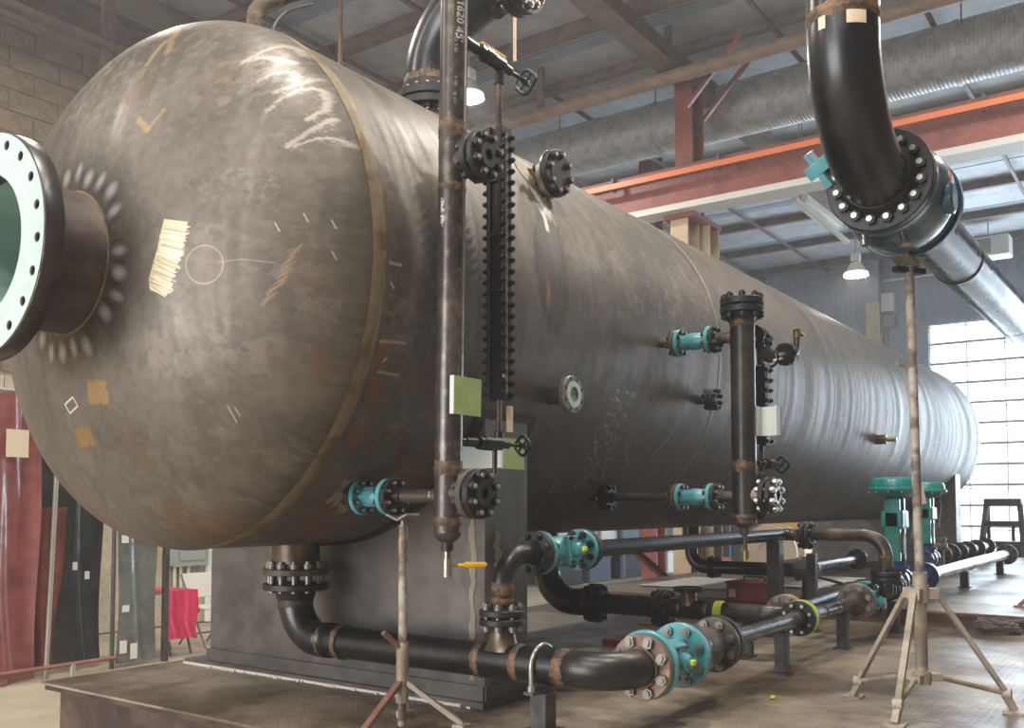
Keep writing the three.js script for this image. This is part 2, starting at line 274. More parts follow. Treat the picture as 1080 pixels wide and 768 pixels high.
for (let z = ZA + 0.15; z < 3.3; z += 0.3) {   // ribbed metal siding of the back wall
  const y0 = z > DOOR_FAR.z0 - 0.25 ? DOOR_FAR.y1 + 0.22 : FLOOR_Y, h = ROOF - 0.02 - y0;
  const g = new THREE.ExtrudeGeometry(new THREE.Shape([[-0.148, 0], [-0.09, 0], [-0.075, 0.03], [-0.03, 0.03], [-0.015, 0], [0.148, 0], [0.148, -0.004], [-0.148, -0.004]].map(([a, b]) => new THREE.Vector2(a, b))), { depth: h, bevelEnabled: false });
  g.rotateX(-Math.PI / 2); g.rotateY(Math.PI / 2);
  mesh('siding_panel', boxUV(g), M.siding, wb).position.set(XB - 0.006, y0, z);
}
const PANE_GLOW = mat({ color: 0xf4f8ff, roughness: 0.5, emissive: new THREE.Color(0.88, 0.95, 1.0), emissiveIntensity: 1.6 });
function sectionalDoor(D, inward, name) {
  const d = new THREE.Group(); d.name = name; d.userData.kind = 'structure'; scene.add(d);
  const rows = 12, cols = 10, h = (D.y1 - D.y0) / rows, w = (D.z1 - D.z0) / cols;
  for (let j = 0; j < rows; j++) for (let i = 0; i < cols; i++) { const p = mesh('pane', cached('pane' , () => boxUV(new THREE.BoxGeometry(0.01, h - 0.03, w - 0.03))), PANE_GLOW, d); p.position.set(D.x, D.y0 + (j + 0.5) * h, D.z0 + (i + 0.5) * w); }
  const xin = D.x + inward * 0.12;
  const X0 = Math.min(D.x + inward * 0.085, xin), X1 = Math.max(D.x + inward * 0.085, xin);
  for (let j = 0; j <= rows; j++) { const y = D.y0 + j * h; mesh('rail', box(X0, X1, y - 0.035, y + 0.035, D.z0, D.z1), M.galvRod, d); if (j && j < rows + 1) mesh('rail', box(X0, X1, y - 0.11, y - 0.085, D.z0, D.z1), M.galvRod, d); }
  for (let i = 0; i <= cols; i++) { const z = D.z0 + i * w; mesh('stile', box(X0 + 0.005, X1 - 0.005, D.y0, D.y1, z - 0.014, z + 0.014), M.galvRod, d); }
  mesh('frame', merge([box(X0 - 0.05, X1 + 0.05, D.y0, D.y1 + 0.12, D.z0 - 0.14, D.z0 - 0.02), box(X0 - 0.05, X1 + 0.05, D.y1 + 0.0, D.y1 + 0.12, D.z0, D.z1), box(X0 - 0.05, X1 + 0.05, D.y0, D.y1 + 0.12, D.z1 + 0.02, D.z1 + 0.14)]), M.siding, d);
  return d;
}
sectionalDoor(DOOR_FAR, -1, 'door_1'); sectionalDoor(DOOR_NEAR, 1, 'door_2');

// crane runway, columns, duct, struts
function ibeam(x, y0, y1, z0, z1, w, tf = 0.03, tw = 0.02) { return merge([box(x - w / 2, x + w / 2, y1 - tf, y1, z0, z1), box(x - w / 2, x + w / 2, y0, y0 + tf, z0, z1), box(x - tw / 2, x + tw / 2, y0 + tf, y1 - tf, z0, z1)]); }
function hcolumn(x, z, y0, y1, d = 0.42, w = 0.28) { return merge([box(x - d / 2, x - d / 2 + 0.025, y0, y1, z - w / 2, z + w / 2), box(x + d / 2 - 0.025, x + d / 2, y0, y1, z - w / 2, z + w / 2), box(x - d / 2 + 0.025, x + d / 2 - 0.025, y0, y1, z - 0.01, z + 0.01)]); }
{
  const t = thing('crane_runway_beam', 'red brown crane runway girder with orange conductor bar spanning above the vessel', 'beam', [10, 5.3, 2]);
  part(t, 'girder', ibeam(9.86, 5.36, 5.9, ZA, ZB, 0.34), M.redSteel);
  part(t, 'lower_flange', box(9.67, 10.05, 5.27, 5.36, ZA, ZB), M.whitePaint, 'pale painted bottom flange');
  part(t, 'crane_rail', box(9.82, 9.9, 5.9, 5.97, ZA, ZB), M.purlin);
  part(t, 'conductor_bar', box(9.57, 9.6, 5.74, 5.82, ZA, ZB), M.orange, 'bright orange conductor bar');
  for (let z = -6.5; z < ZB; z += 1.7) part(t, 'bracket', box(9.6, 9.7, 5.72, 5.92, z - 0.02, z + 0.02), M.purlin);
}
{
  const t = thing('steel_column', 'tall brown steel column rising behind the vessel past the duct', 'column', [10.35, FLOOR_Y, -2.15]);
  part(t, 'upper_shaft', hcolumn(10.3, -2.15, 5.2, ROOF - 0.62), M.redSteel);
  part(t, 'lower_shaft', merge([hcolumn(10.12, -2.15, FLOOR_Y, 5.2), hcolumn(10.62, -2.05, FLOOR_Y, 5.2, 0.36, 0.3)]), M.cream, 'cream painted lower column');
  part(t, 'cap_plate', box(9.86, 10.85, 5.2, 5.27, -2.38, -1.88), M.redSteel);
  part(t, 'brace', bar(V(10.0, 6.9, -2.05), V(10.0, 7.75, -1.2), 0.06, 0.06), M.redSteel); part(t, 'brace', bar(V(10.6, 6.9, -2.05), V(10.6, 7.75, -1.2), 0.06, 0.06), M.redSteel);
}
{
  const t = thing('steel_column', 'dark red steel column standing on the floor seen beneath the vessel', 'column', [14.15, FLOOR_Y, -4.78]);
  part(t, 'shaft', hcolumn(14.15, -4.78, FLOOR_Y + 0.03, ROOF - 0.01, 0.4, 0.34), M.redSteel); part(t, 'base_plate', box(13.85, 14.45, FLOOR_Y, FLOOR_Y + 0.03, -5.05, -4.5), M.redSteel);
}
{
  const t = thing('spiral_duct', 'large corrugated galvanized air duct hung across under the roof', 'duct', [11.6, 6.9, 2]);
  const prof = []; for (let z = ZA + 0.02; z < ZB; z += 0.055) prof.push([0.43, z], [0.43, z + 0.035], [0.438, z + 0.04], [0.438, z + 0.05]);
  const g = lathe(prof, 40, 1.2); g.rotateX(Math.PI / 2); g.translate(11.6, 7.38, 0); part(t, 'duct_wall', g, M.galv);
  for (const z of [-5.2, -3.3, -0.6, 1.4, 3.5, 5.5]) { const c = lathe([[0.435, -0.03], [0.452, -0.03], [0.452, 0.03], [0.435, 0.03]], 40); c.rotateX(Math.PI / 2); c.translate(11.6, 7.38, z); part(t, 'coupling', c, M.galv); part(t, 'hanger_rod', rod(V(11.25, 7.62, z + 0.1), V(11.25, ROOF - 0.01, z + 0.1), 0.012, 6), M.purlin); }
}
{
  const t = thing('strut_tube', 'long tan tube strut running under the roof in front of the column', 'strut', [9.6, 7.1, 2]);
  part(t, 'tube', rod(V(9.6, 7.22, ZA), V(9.6, 7.22, ZB), 0.1, 18), M.tan); for (const z of [-4.4, -2.15, 0.6, 3.2]) part(t, 'hanger', box(9.57, 9.63, 7.34, ROOF - 0.02, z - 0.05, z + 0.05), M.purlin);
}
{
  const t = thing('strut_angle', 'thin steel angle running along the wall beneath the roof', 'beam', [3, 6.2, -6.9]);
  part(t, 'angle', merge([box(-6, 12, 6.62, 6.7, -6.95, -6.8), box(-6, 12, 6.55, 6.7, -6.97, -6.93)]), M.purlin); for (const x of [0.4, 3.6, 6.8]) part(t, 'bracket', box(x, x + 0.16, 6.3, ROOF - 0.02, -6.98, -6.9), M.purlin);
}
single('eave_beam', ibeam(0, 0, 0.3, -9, 9, 0.2).rotateY(Math.PI / 2).translate(3, 7.1, -7.45), M.purlin, 'brown wall-head beam along the top of the block wall', 'beam');
// lamps
const GLOW = mat({ color: 0xffffff, emissive: new THREE.Color(1, 0.95, 0.86), emissiveIntensity: 6 });
function highBay(x, y, z, label) {
  const t = thing('high_bay_lamp', label, 'lamp', [x, y, z], 'high bay lamps');
  part(t, 'reflector', lathe([[0.22, 0.0], [0.225, 0.0], [0.12, 0.2], [0.09, 0.24], [0.02, 0.26], [0.0, 0.26]], 28).translate(x, y, z), M.whitePaint);
  part(t, 'lens', lathe([[0.0, 0.02], [0.215, 0.02], [0.21, 0.05], [0.0, 0.05]], 28).translate(x, y, z), GLOW);
  part(t, 'ballast', box(x - 0.08, x + 0.08, y + 0.26, y + 0.42, z - 0.08, z + 0.08, 0.02), M.plateGrey);
  part(t, 'hanger', rod(V(x, y + 0.42, z), V(x, ROOF - 0.001, z), 0.012, 6), M.galvRod);
  areaLight('high_bay_light', LAMP, LAMP_INTENSITY, 0.36, 0.36, [x, y + 0.012, z], [x, y - 1, z + 0.0001]);
}
highBay(7.6, 6.75, -4.29, 'lit high bay lamp shining beside the top of the near standpipe');
highBay(15, 5.2, -1.02, 'lit high bay lamp hung low from a rail before the blue wall');
const OVERHEAD = 'lit high bay lamp under the roof over the shop floor';
for (const [x, z] of [[-9.5, -4.3], [-3.6, -4.3], [2, -4.3], [-9.5, 1.0], [-4.5, 1.0], [-0.4, 1.0], [4.6, 1.0], [-4.5, 3.4], [0.2, 3.4], [5.2, 3.4], [9, 4.4]]) highBay(x, 6.9, z, OVERHEAD);
{
  const t = thing('strip_light', 'white tube light fitting hung under the roof of the far bay', 'lamp', [15.6, 6.9, -2.2]);
  part(t, 'housing', bar(V(13.4, 6.32, -1.52), V(15.4, 6.32, -1.52), 0.3, 0.1), M.whitePaint); part(t, 'tube', merge([bar(V(13.45, 6.25, -1.59), V(15.35, 6.25, -1.59), 0.05, 0.04), bar(V(13.45, 6.25, -1.45), V(15.35, 6.25, -1.45), 0.05, 0.04)]), M.label);
  for (const x of [13.6, 15.2]) part(t, 'hanger', rod(V(x, 6.37, -1.52), V(x, ROOF - 0.01, -1.52), 0.012, 6), M.galvRod);
}
{
  const t = thing('lamp_rail', 'white conduit rail running back to the low high bay lamp', 'rail', [14, 5.9, -1.4]);
  part(t, 'rail', bar(V(12.4, 5.98, -1.25), V(14.72, 5.775, -1.08), 0.07, 0.07), M.whitePaint); for (const x of [12.6, 14.6]) part(t, 'hanger', rod(V(x, 6, -1.25 + (x - 12.4) * 0.073), V(x, ROOF - 0.01, -1.25 + (x - 12.4) * 0.073), 0.01, 6), M.galvRod);
}
{
  const a = onPlane(1044, 264, 'x', 23.2), t = thing('unit_heater', 'small white box heater hung high before the blue wall', 'heater', [23, a.y - 0.2, a.z]);
  part(t, 'cabinet', box(22.7, 23.3, a.y - 0.25, a.y + 0.25, a.z - 0.5, a.z + 0.5, 0.03), M.whitePaint); part(t, 'hanger', rod(V(23, a.y + 0.25, a.z), V(23, ROOF - 0.01, a.z), 0.015, 6), M.galvRod); part(t, 'grille', box(22.68, 22.71, a.y - 0.18, a.y + 0.18, a.z - 0.45, a.z + 0.1), M.panelGrey);
}
{
  const a = onPlane(934, 326, 'x', 24.9), t = thing('electrical_box', 'grey electrical box and conduit on the blue back wall', 'box', [24.9, a.y, a.z]);
  part(t, 'cabinet', box(24.75, 24.95, a.y - 0.1, a.y + 0.42, a.z - 0.1, a.z + 0.25, 0.02), M.whitePaint); part(t, 'meter', box(24.7, 24.95, a.y - 0.55, a.y - 0.2, a.z - 0.05, a.z + 0.3, 0.05), M.plateSteel); part(t, 'conduit', box(24.9, 24.94, a.y + 0.78, a.y + 0.83, a.z - 0.1, a.z + 2.2), M.whitePaint); part(t, 'conduit', rod(V(24.92, a.y - 0.5, a.z), V(24.92, FLOOR_Y, a.z), 0.03, 8), M.galvRod);
}
{
  const a = onPlane(921, 340, 'x', 24.6), t = thing('girt_column', 'cream painted wall column at the back wall near the window door', 'column', [24.75, FLOOR_Y, a.z]);
  part(t, 'shaft', hcolumn(24.72, a.z, FLOOR_Y, a.y + 0.55, 0.36, 0.36), M.cream); part(t, 'upper_shaft', hcolumn(24.72, a.z, a.y + 0.55, ROOF - 0.01, 0.36, 0.36), M.siding); 
}

// ---------------------------------------------------------------- SKID
{
  const t = thing('skid_base', 'dirty checker plate skid deck on dark steel beams under the vessel', 'skid', [2.7, FLOOR_Y, 1]);
  M.deck = mat({ map: tex(512, (u, v) => { const a = fbm(u, v, 3, 6, 60), b = fbm(u, v, 24, 3, 61), k = smooth(0.4, 0.62, a); return mix3([152, 138, 120], [104, 88, 73], k).map((c) => clamp(c + (b - 0.5) * 44 + (hash(u * 512 | 0, v * 512 | 0, 3) - 0.5) * 14, 0, 255)); }, true, 0.4), roughness: 0.55, metalness: 0.25, roughnessMap: roughTex(0.5, 1, 5, 62, 0.7),
    bumpMap: bump(256, (u, v) => { let h = 0; for (const [cx, cy, s] of [[0.25, 0.25, 1], [0.75, 0.25, -1], [0.25, 0.75, -1], [0.75, 0.75, 1]]) { const x = u - cx, y = v - cy, p = (x + s * y) / 1.414, q = (x - s * y) / 1.414; h = Math.max(h, 1 - smooth(0.5, 1, Math.hypot(p / 0.26, q / 0.07))); } return h; }, 14), bumpScale: 0.003 });
  for (const [x0, x1] of [[0, 1.82], [1.82, 3.64], [3.64, 5.46]]) for (const [z0, z1] of [[-1.3, 1.25], [1.25, 4.3]]) part(t, 'deck_plate', box(x0 + 0.0015, x1 - 0.0015, -0.012, 0, z0 + 0.0015, z1 - 0.0015), M.deck);
  for (const z of [-1.18, 0.3, 1.6, 3.0, 4.18]) part(t, 'long_beam', ibeam(0, FLOOR_Y, -0.012, 0.23, 5.43, 0.2).rotateY(Math.PI / 2).translate(0, 0, z), M.skidBeam);
  part(t, 'end_beam', ibeam(0.12, FLOOR_Y, -0.012, -1.28, 4.28, 0.2), M.skidBeam);
}
{
  const t = thing('rear_skid', 'second skid deck raised a step above the checker plate deck', 'skid', [10, FLOOR_Y, 1]);
  for (const [x0, x1] of [[5.46, 8.4], [8.4, 11.4], [11.4, 14.6]]) for (const [z0, z1] of [[-1.3, 1.25], [1.25, 4.0]]) part(t, 'deck_plate', box(x0 + 0.0015, x1 - 0.0015, 0.1, 0.114, z0 + 0.0015, z1 - 0.0015), M.deck);
  part(t, 'kerb_channel', merge([box(5.465, 5.485, 0.001, 0.1, -1.3, 4.0), box(5.4, 5.47, 0.101, 0.12, -1.3, 4.0)]), M.kerb);
  for (const z of [-1.18, 0.3, 1.6, 3.0, 3.9]) part(t, 'long_beam', box(5.49, 14.55, FLOOR_Y, 0.1, z - 0.1, z + 0.1), M.skidBeam);
}

// ---------------------------------------------------------------- THE VESSEL
const VR = VESSEL_R, SHELL_L = 13.45;
function steelCanvas(w, h, mx, my, rust) {   // mill scale over w x h pixels that stand for mx x my metres
  const c = document.createElement('canvas'); c.width = w; c.height = h; const g = c.getContext('2d'), im = g.createImageData(w, h), d = im.data;
  for (let j = 0; j < h; j++) for (let i = 0; i < w; i++) {
    const x = i / w * mx, y = j / h * my, a = field(FIELD.blot, x * 0.21, y * 0.17), b = field(FIELD.fine, x * 0.55, y * 0.4), f = field(FIELD.fine, x * 2.3, y * 2.3), e = field(FIELD.blot, x * 0.6 + 0.3, y * 0.55 + 0.7), gr = field(FIELD.grain, x * 1.7, y * 1.7);
    const sc = smooth(0.5, 0.56, f * 0.55 + e * 0.45) * smooth(0.45, 0.6, a);   // flaked patches with their own outline
    let col = mix3([108, 100, 91], [88, 81, 74], smooth(0.35, 0.65, a * 0.6 + b * 0.4)); const fl = smooth(0.52, 0.55, field(FIELD.fine, x * 1.1 + 0.2, y * 1.3)) * smooth(0.5, 0.62, e); col = mix3(col, [136, 128, 118], sc * 0.3 + fl * 0.36);
    const ru = smooth(0.6, 0.74, e * 0.7 + f * 0.3) * rust; col = mix3(col, [120, 82, 54], ru * 0.6);
    const n = (gr - 0.5) * 14 + (f - 0.5) * 22, k = (j * w + i) * 4; d[k] = clamp(col[0] + n, 0, 255); d[k + 1] = clamp(col[1] + n, 0, 255); d[k + 2] = clamp(col[2] + n, 0, 255); d[k + 3] = 255;
  }
  g.putImageData(im, 0, 0); return [c, g];
}
function canvasTexture(c) { const t = new THREE.CanvasTexture(c); t.colorSpace = THREE.SRGBColorSpace; t.magFilter = THREE.LinearFilter; t.anisotropy = 8; return t; }
// hand marks: pts are canvas points; soft = ragged edge made of many short strokes
function scrawl(g, pts, width, color, alpha = 1, ragged = 0) {
  g.lineCap = 'round'; g.lineJoin = 'round'; g.strokeStyle = color;
  const line = (off, w, a) => { g.globalAlpha = a; g.lineWidth = w; g.beginPath(); pts.forEach(([x, y], i) => { const jx = off ? rr(-off, off) : 0, jy = off ? rr(-off, off) : 0; i ? g.lineTo(x + jx, y + jy) : g.moveTo(x + jx, y + jy); }); g.stroke(); };
  if (!ragged) line(0, width, alpha); else { for (let k = 0; k < 9; k++) line(width * ragged, width * rr(0.15, 0.55), alpha * rr(0.25, 0.6)); }
  g.globalAlpha = 1;
}
function speckle(g, pts, spread, n, size, color, alpha) { g.fillStyle = color; for (let k = 0; k < n; k++) { const i = rnd() * (pts.length - 1), a = pts[i | 0], b = pts[Math.min((i | 0) + 1, pts.length - 1)], f = i % 1; g.globalAlpha = alpha * rr(0.4, 1); const s = size * rr(0.4, 1.3); g.beginPath(); g.ellipse(a[0] + (b[0] - a[0]) * f + rr(-spread, spread), a[1] + (b[1] - a[1]) * f + rr(-spread, spread), s, s * rr(0.4, 1), rnd() * 3, 0, 7); g.fill(); } g.globalAlpha = 1; }
const smoothLine = (pts, n = 30) => new THREE.SplineCurve(pts.map(([x, y]) => new THREE.Vector2(x, y))).getPoints(n).map((p) => [p.x, p.y]);

const vessel = thing('pressure_vessel', 'huge horizontal bare steel cylindrical vessel with domed ends on saddles', 'vessel', [6.7, 0.04, 0]);
vessel.userData.label = 'huge horizontal bare steel pressure vessel with domed ends resting on two saddles';
const VESSEL_FINISH = { roughness: 0.66, metalness: 0.45, roughnessMap: tex(512, (u, v) => { const q = vnoise(u * 128, v * 8, 128, 7) * 0.35 + vnoise(u * 32, v * 4, 32, 8) * 0.35 + fbm(u, v, 6, 4, 9) * 0.3, c = clamp(0.52 + 0.5 * q) * 255; return [c, c, c]; }, false, 1), bumpMap: bump(256, (u, v) => fbm(u, v, 8, 5, 301), 1.5), bumpScale: 0.0012 };
{ // near head
  const N = 2048, S = 2 * VR * 1.02, [c, g] = steelCanvas(N, N, S, S, 0.5), ppm = N / S;
  const at = (p) => [(p.z / S + 0.5) * N, (0.5 - (p.y - AXIS_Y) / S) * N], H = (list) => list.map(([x, y]) => onHead(x, y)).filter(Boolean).map(at);
  const z1 = (list) => H(list.map(([x, y]) => [220 + x / 4.8, y / 4.8]));
  // wiped chalk loops
  for (const [pts, w] of [[[[170, 320], [300, 250], [420, 240], [500, 290]], 0.045], [[[180, 310], [300, 292], [430, 322]], 0.05], [[[250, 410], [340, 370], [430, 372], [452, 410]], 0.035], [[[330, 470], [450, 430], [570, 402]], 0.04], [[[300, 560], [400, 480], [540, 452], [600, 490], [585, 560], [500, 605]], 0.045], [[[400, 740], [520, 660], [640, 603]], 0.04], [[[430, 742], [560, 702], [670, 710], [730, 745]], 0.03]]) {
    const l = smoothLine(z1(pts)); scrawl(g, l, w * ppm * 0.6, '#a19a8e', 0.42, 0.35); speckle(g, l, w * ppm * 0.7, 130, 3, '#a39c90', 0.4); }
  speckle(g, z1([[200, 330], [330, 470], [480, 600]]), 0.05 * ppm, 250, 4, '#5d564f', 0.6);
  speckle(g, H([[210, 200], [260, 190], [275, 200]]), 0.07 * ppm, 220, 8, '#8d867b', 0.22);
  // bright ground patch with a jagged outline
  const patch = H([[173, 231], [198, 234], [195, 250], [188, 277], [180, 297], [176, 312], [158, 306], [157, 294], [166, 262]]);
  g.fillStyle = '#bfb08f'; g.beginPath(); patch.forEach(([x, y], i) => (i ? g.lineTo(x, y) : g.moveTo(x, y))); g.fill();
  const a0 = H([[176, 236], [168, 268], [160, 303]]), a1 = H([[197, 238], [189, 274], [176, 311]]);
  for (let k = 0; k < 90; k++) { const f = rnd() * 2, i = f | 0, u = f % 1, L = [a0[i][0] + (a0[i + 1][0] - a0[i][0]) * u, a0[i][1] + (a0[i + 1][1] - a0[i][1]) * u], Q = [a1[i][0] + (a1[i + 1][0] - a1[i][0]) * u, a1[i][1] + (a1[i + 1][1] - a1[i][1]) * u]; scrawl(g, [[L[0] + rr(-14, 10), L[1]], [Q[0] + rr(-10, 14), Q[1] + 4]], rr(2, 6), ['#d9ccb0', '#b9a988', '#94815f', '#e2d7c0'][k % 4], 0.8); }
  // tan and ochre paint brushed on
  for (const [pts, w, col] of [[[[172, 38], [186, 32]], 0.02, '#937c58'], [[[187, 33], [177, 56]], 0.04, '#967f5c'], [[[173, 45], [155, 68]], 0.03, '#937c58'], [[[173, 116], [155, 138]], 0.02, '#8f7c5c'], [[[146, 126], [156, 137]], 0.03, '#937c58']]) scrawl(g, smoothLine(H(pts)), w * ppm, col, 0.6, 0.4);
  for (const [pts, col] of [[[[94, 404], [110, 403], [113, 424], [95, 424]], '#9a7b50'], [[[80, 455], [92, 452], [99, 468], [85, 470]], '#8f7044']]) { g.globalAlpha = 0.85; g.fillStyle = col; g.beginPath(); H(pts).forEach(([x, y], i) => (i ? g.lineTo(x, y) : g.moveTo(x, y))); g.fill(); g.globalAlpha = 1; speckle(g, H([...pts, pts[0]]), 8, 260, 5, col, 0.9); }
  const di = H([[68.4, 427], [76.6, 419], [81.9, 428.4], [74, 436], [68.4, 427]]); scrawl(g, di, 6, '#dcd8cf', 0.95);
  g.strokeStyle = '#a9a196'; g.lineWidth = 5; g.globalAlpha = 0.6; g.beginPath(); const ci = H([[215, 279]])[0]; g.ellipse(ci[0], ci[1], 60, 60, 0, 0, 7); g.stroke(); g.fillStyle = '#7a6a60'; g.globalAlpha = 0.3; g.fill(); g.globalAlpha = 1;
  scrawl(g, H([[230, 277], [255, 273], [290, 277]]), 5, '#a59d92', 0.5, 0.6);
  for (let k = 0; k < 30; k++) { const f = k / 30, p = H([[280 + 36 * f + rr(-2, 2), 320 - 62 * f]])[0]; scrawl(g, [[p[0] - rr(6, 18), p[1] + 10], [p[0] + rr(6, 18), p[1] - 10]], 3, '#a3876a', 0.7); }
  for (const [x, y] of [[320, 225], [350, 232], [290, 235], [350, 265], [240, 428], [245, 437], [248, 430]]) scrawl(g, H([[x, y], [x + 5, y + 9]]), 4, '#cfc9bd', 0.7, 0.5);
  // rust blooms low on the dome and beside the seam
  for (const [pts, s, n] of [[[[180, 545], [215, 552], [250, 545]], 0.07, 500], [[[200, 570], [230, 568], [262, 552]], 0.05, 400], [[[120, 440], [140, 470], [150, 490]], 0.03, 160], [[[340, 405], [335, 370]], 0.02, 90]]) speckle(g, H(pts), s * ppm, n, 9, '#7c573c', 0.2);
  // ground flares around the nozzle weld, each a separate bright lobe
  for (let k = 0; k < 26; k++) { const a = k / 26 * 6.283, r = (0.372 + (k % 3) * 0.012) * ppm, x = N / 2 + Math.cos(a) * r, y = N / 2 + Math.sin(a) * r; if (k % 7 === 4) continue; for (let q = 6; q > 0; q--) { g.globalAlpha = 0.2; g.fillStyle = '#d6dde0'; g.beginPath(); g.ellipse(x, y, 0.05 * ppm * q / 6, 0.032 * ppm * (k % 2 ? 1.1 : 0.8) * q / 6, a + rr(-0.2, 0.2), 0, 7); g.fill(); } } g.globalAlpha = 1;
  g.strokeStyle = '#463f3a'; g.globalAlpha = 0.55; for (let k = 0; k < 26; k++) { const a = (k + 0.5) / 26 * 6.283; g.lineWidth = 9; g.beginPath(); g.moveTo(N / 2 + Math.cos(a) * 0.33 * ppm, N / 2 + Math.sin(a) * 0.33 * ppm); g.lineTo(N / 2 + Math.cos(a) * 0.4 * ppm, N / 2 + Math.sin(a) * 0.4 * ppm); g.stroke(); } g.globalAlpha = 1;
  const prof = []; for (let k = 0; k <= 60; k++) { const f = k / 60, th = Math.asin(0.29 / VR) + (Math.PI / 2 - Math.asin(0.29 / VR)) * f; prof.push(new THREE.Vector2(Math.sin(th) * VR, -Math.cos(th) * VR * HEAD_K)); }
  const head = (flip) => { const gg = new THREE.LatheGeometry(prof, 128); gg.rotateZ(-Math.PI / 2); if (flip) gg.rotateY(Math.PI); const p = gg.attributes.position, uv = gg.attributes.uv; for (let i = 0; i < p.count; i++) uv.setXY(i, p.getZ(i) / S + 0.5, 0.5 + p.getY(i) / S); return gg; };
  const H1 = mat({ ...VESSEL_FINISH, map: canvasTexture(c), side: THREE.DoubleSide });
  part(vessel, 'domed_head', head(false).translate(0, AXIS_Y, 0), H1, 'domed steel head with wiped chalk loops and a bright ground patch');
  const [c2] = steelCanvas(512, 512, S, S, 0.3); part(vessel, 'domed_head', head(true).translate(SHELL_L, AXIS_Y, 0), mat({ ...VESSEL_FINISH, map: canvasTexture(c2), side: THREE.DoubleSide }));
  part(vessel, 'head_plug', lathe([[0, 0], [0.3, 0], [0.3, 0.03], [0, 0.03]], 40).rotateZ(-Math.PI / 2).translate(SHELL_L + VR * HEAD_K - 0.03, AXIS_Y, 0), M.pipeBrown);
}
{ // shell courses
  const seams = [0, 3.42, 6.05, 10.2, SHELL_L];
  for (let k = 0; k < 4; k++) {
    const x0 = seams[k], x1 = seams[k + 1], W = k ? 1024 : 2048, Hh = k ? 1024 : 2048, [c, g] = steelCanvas(W, Hh, x1 - x0, 2 * Math.PI * VR, k ? 0.25 : 0.5);
    const toC = (p) => { const th = Math.atan2(p.z, p.y - AXIS_Y); return [(p.x - x0) / (x1 - x0) * W, (0.5 - th / (2 * Math.PI)) * Hh]; };   // th = 0 at the crown, growing to the walkway side
    const S = (list) => list.map(([x, y]) => onShell(x, y)).filter(Boolean).map(toC), pm = W / (x1 - x0);
    if (k === 0) {
      g.globalAlpha = 0.5; g.fillStyle = '#4a4542'; const dk = smoothLine(S([[565, 226], [582, 232], [594, 268], [597, 320], [588, 352], [574, 330], [566, 280], [564, 240]]), 40); g.beginPath(); dk.forEach(([x, y], i) => (i ? g.lineTo(x, y) : g.moveTo(x, y))); g.fill(); g.globalAlpha = 1; speckle(g, dk, 12, 400, 6, '#4a4542', 0.4);   // dark unscaled strip below the upper nozzle
      speckle(g, S([[558, 176], [566, 205], [575, 218]]), 26, 260, 9, '#cfc8ba', 0.35); speckle(g, S([[574, 228], [577, 240]]), 8, 60, 6, '#d6cfc0', 0.7); speckle(g, S([[578, 300], [579, 320]]), 8, 60, 5, '#a06848', 0.5);
      for (const [x, y, s] of [[395, 408, 16], [402, 372, 10], [374, 462, 14], [340, 480, 12], [393, 412, 14], [360, 520, 20], [375, 522, 16], [366, 515, 14]]) speckle(g, S([[x, y], [x + 2, y + 2]]), s, 90, 8, '#80583c', 0.3);
      speckle(g, S([[330, 545], [370, 540], [420, 520]]), 70, 900, 10, '#7d563a', 0.18); speckle(g, S([[620, 521], [632, 522]]), 14, 90, 6, '#b07a50', 0.6);
      for (const [x, y] of [[365, 523], [368, 530], [360, 518]]) speckle(g, S([[x, y]].concat([[x + 3, y]])), 22, 120, 6, '#a9a08f', 0.4);
      for (let r = 0; r < 12; r++) for (let q = 0; q < 9; q++) { const x = 648 - r * 3.4 + rr(-3, 3), y = 412 + r * 9 + rr(-3, 3); if (rnd() < 0.5) scrawl(g, S([[x + q * 2.4, y], [x + q * 2.4 + rr(-3, 4), y + rr(-4, 4)], [x + q * 2.4 + rr(-2, 4), y + rr(2, 6)]]), 3, '#b3ada4', 0.55); }
      for (const l of [[[556, 480], [550, 500], [556, 512], [566, 505]], [[672, 448], [660, 470], [663, 492]], [[716, 444], [706, 462], [690, 478], [678, 494]], [[600, 405], [610, 402]], [[412, 298], [416, 304]], [[411, 277], [424, 280]], [[400, 360], [428, 362]], [[398, 392], [420, 396]], [[408, 378], [404, 381]], [[585, 510], [580, 520]], [[548, 440], [536, 470], [530, 492]]]) { const s = S(l); if (s.length > 1) scrawl(g, smoothLine(s), 4, '#b9b3a8', 0.55, 0.4); }
      for (let q = 0; q < 5; q++) scrawl(g, S([[640 + q * 4, 440], [615 + q * 4, 520]]), 2, '#9a948b', 0.2);
    }
    if (k === 1) for (const l of [[[690, 478], [702, 462], [715, 446], [708, 466], [690, 472]], [[686, 500], [678, 485], [690, 470]]]) { const s = S(l); if (s.length > 1) scrawl(g, smoothLine(s), 2.5, '#b3ada4', 0.6); }
    if (k === 2) { speckle(g, S([[920, 458], [932, 470]]), 26, 260, 6, '#7d5a48', 0.5); }
    for (let q = 0; q < (k ? 120 : 60); q++) { const x = rnd() * W, y = Hh * rr(0.05, 0.5), l = rr(0.02, 0.12) * Hh; scrawl(g, [[x, y], [x + rr(-4, 4), y + l]], rr(1, 3), q % 3 ? '#8e877f' : '#57504b', 0.22); }   // drag scratches round the barrel
    // uv by angle, the join at the hidden bottom
    const nseg = 144, pos = [], uv = [], nor = [], idx = [];
    for (let i = 0; i <= nseg; i++) { const th = -Math.PI + i / nseg * 2 * Math.PI, y = Math.cos(th), z = Math.sin(th); for (const [x, u] of [[x0, 0], [x1, 1]]) { pos.push(x, AXIS_Y + y * VR, z * VR); nor.push(0, y, z); uv.push(u, 1 - (0.5 - th / (2 * Math.PI))); } }
    for (let i = 0; i < nseg; i++) { const a = i * 2; idx.push(a, a + 2, a + 1, a + 1, a + 2, a + 3); }
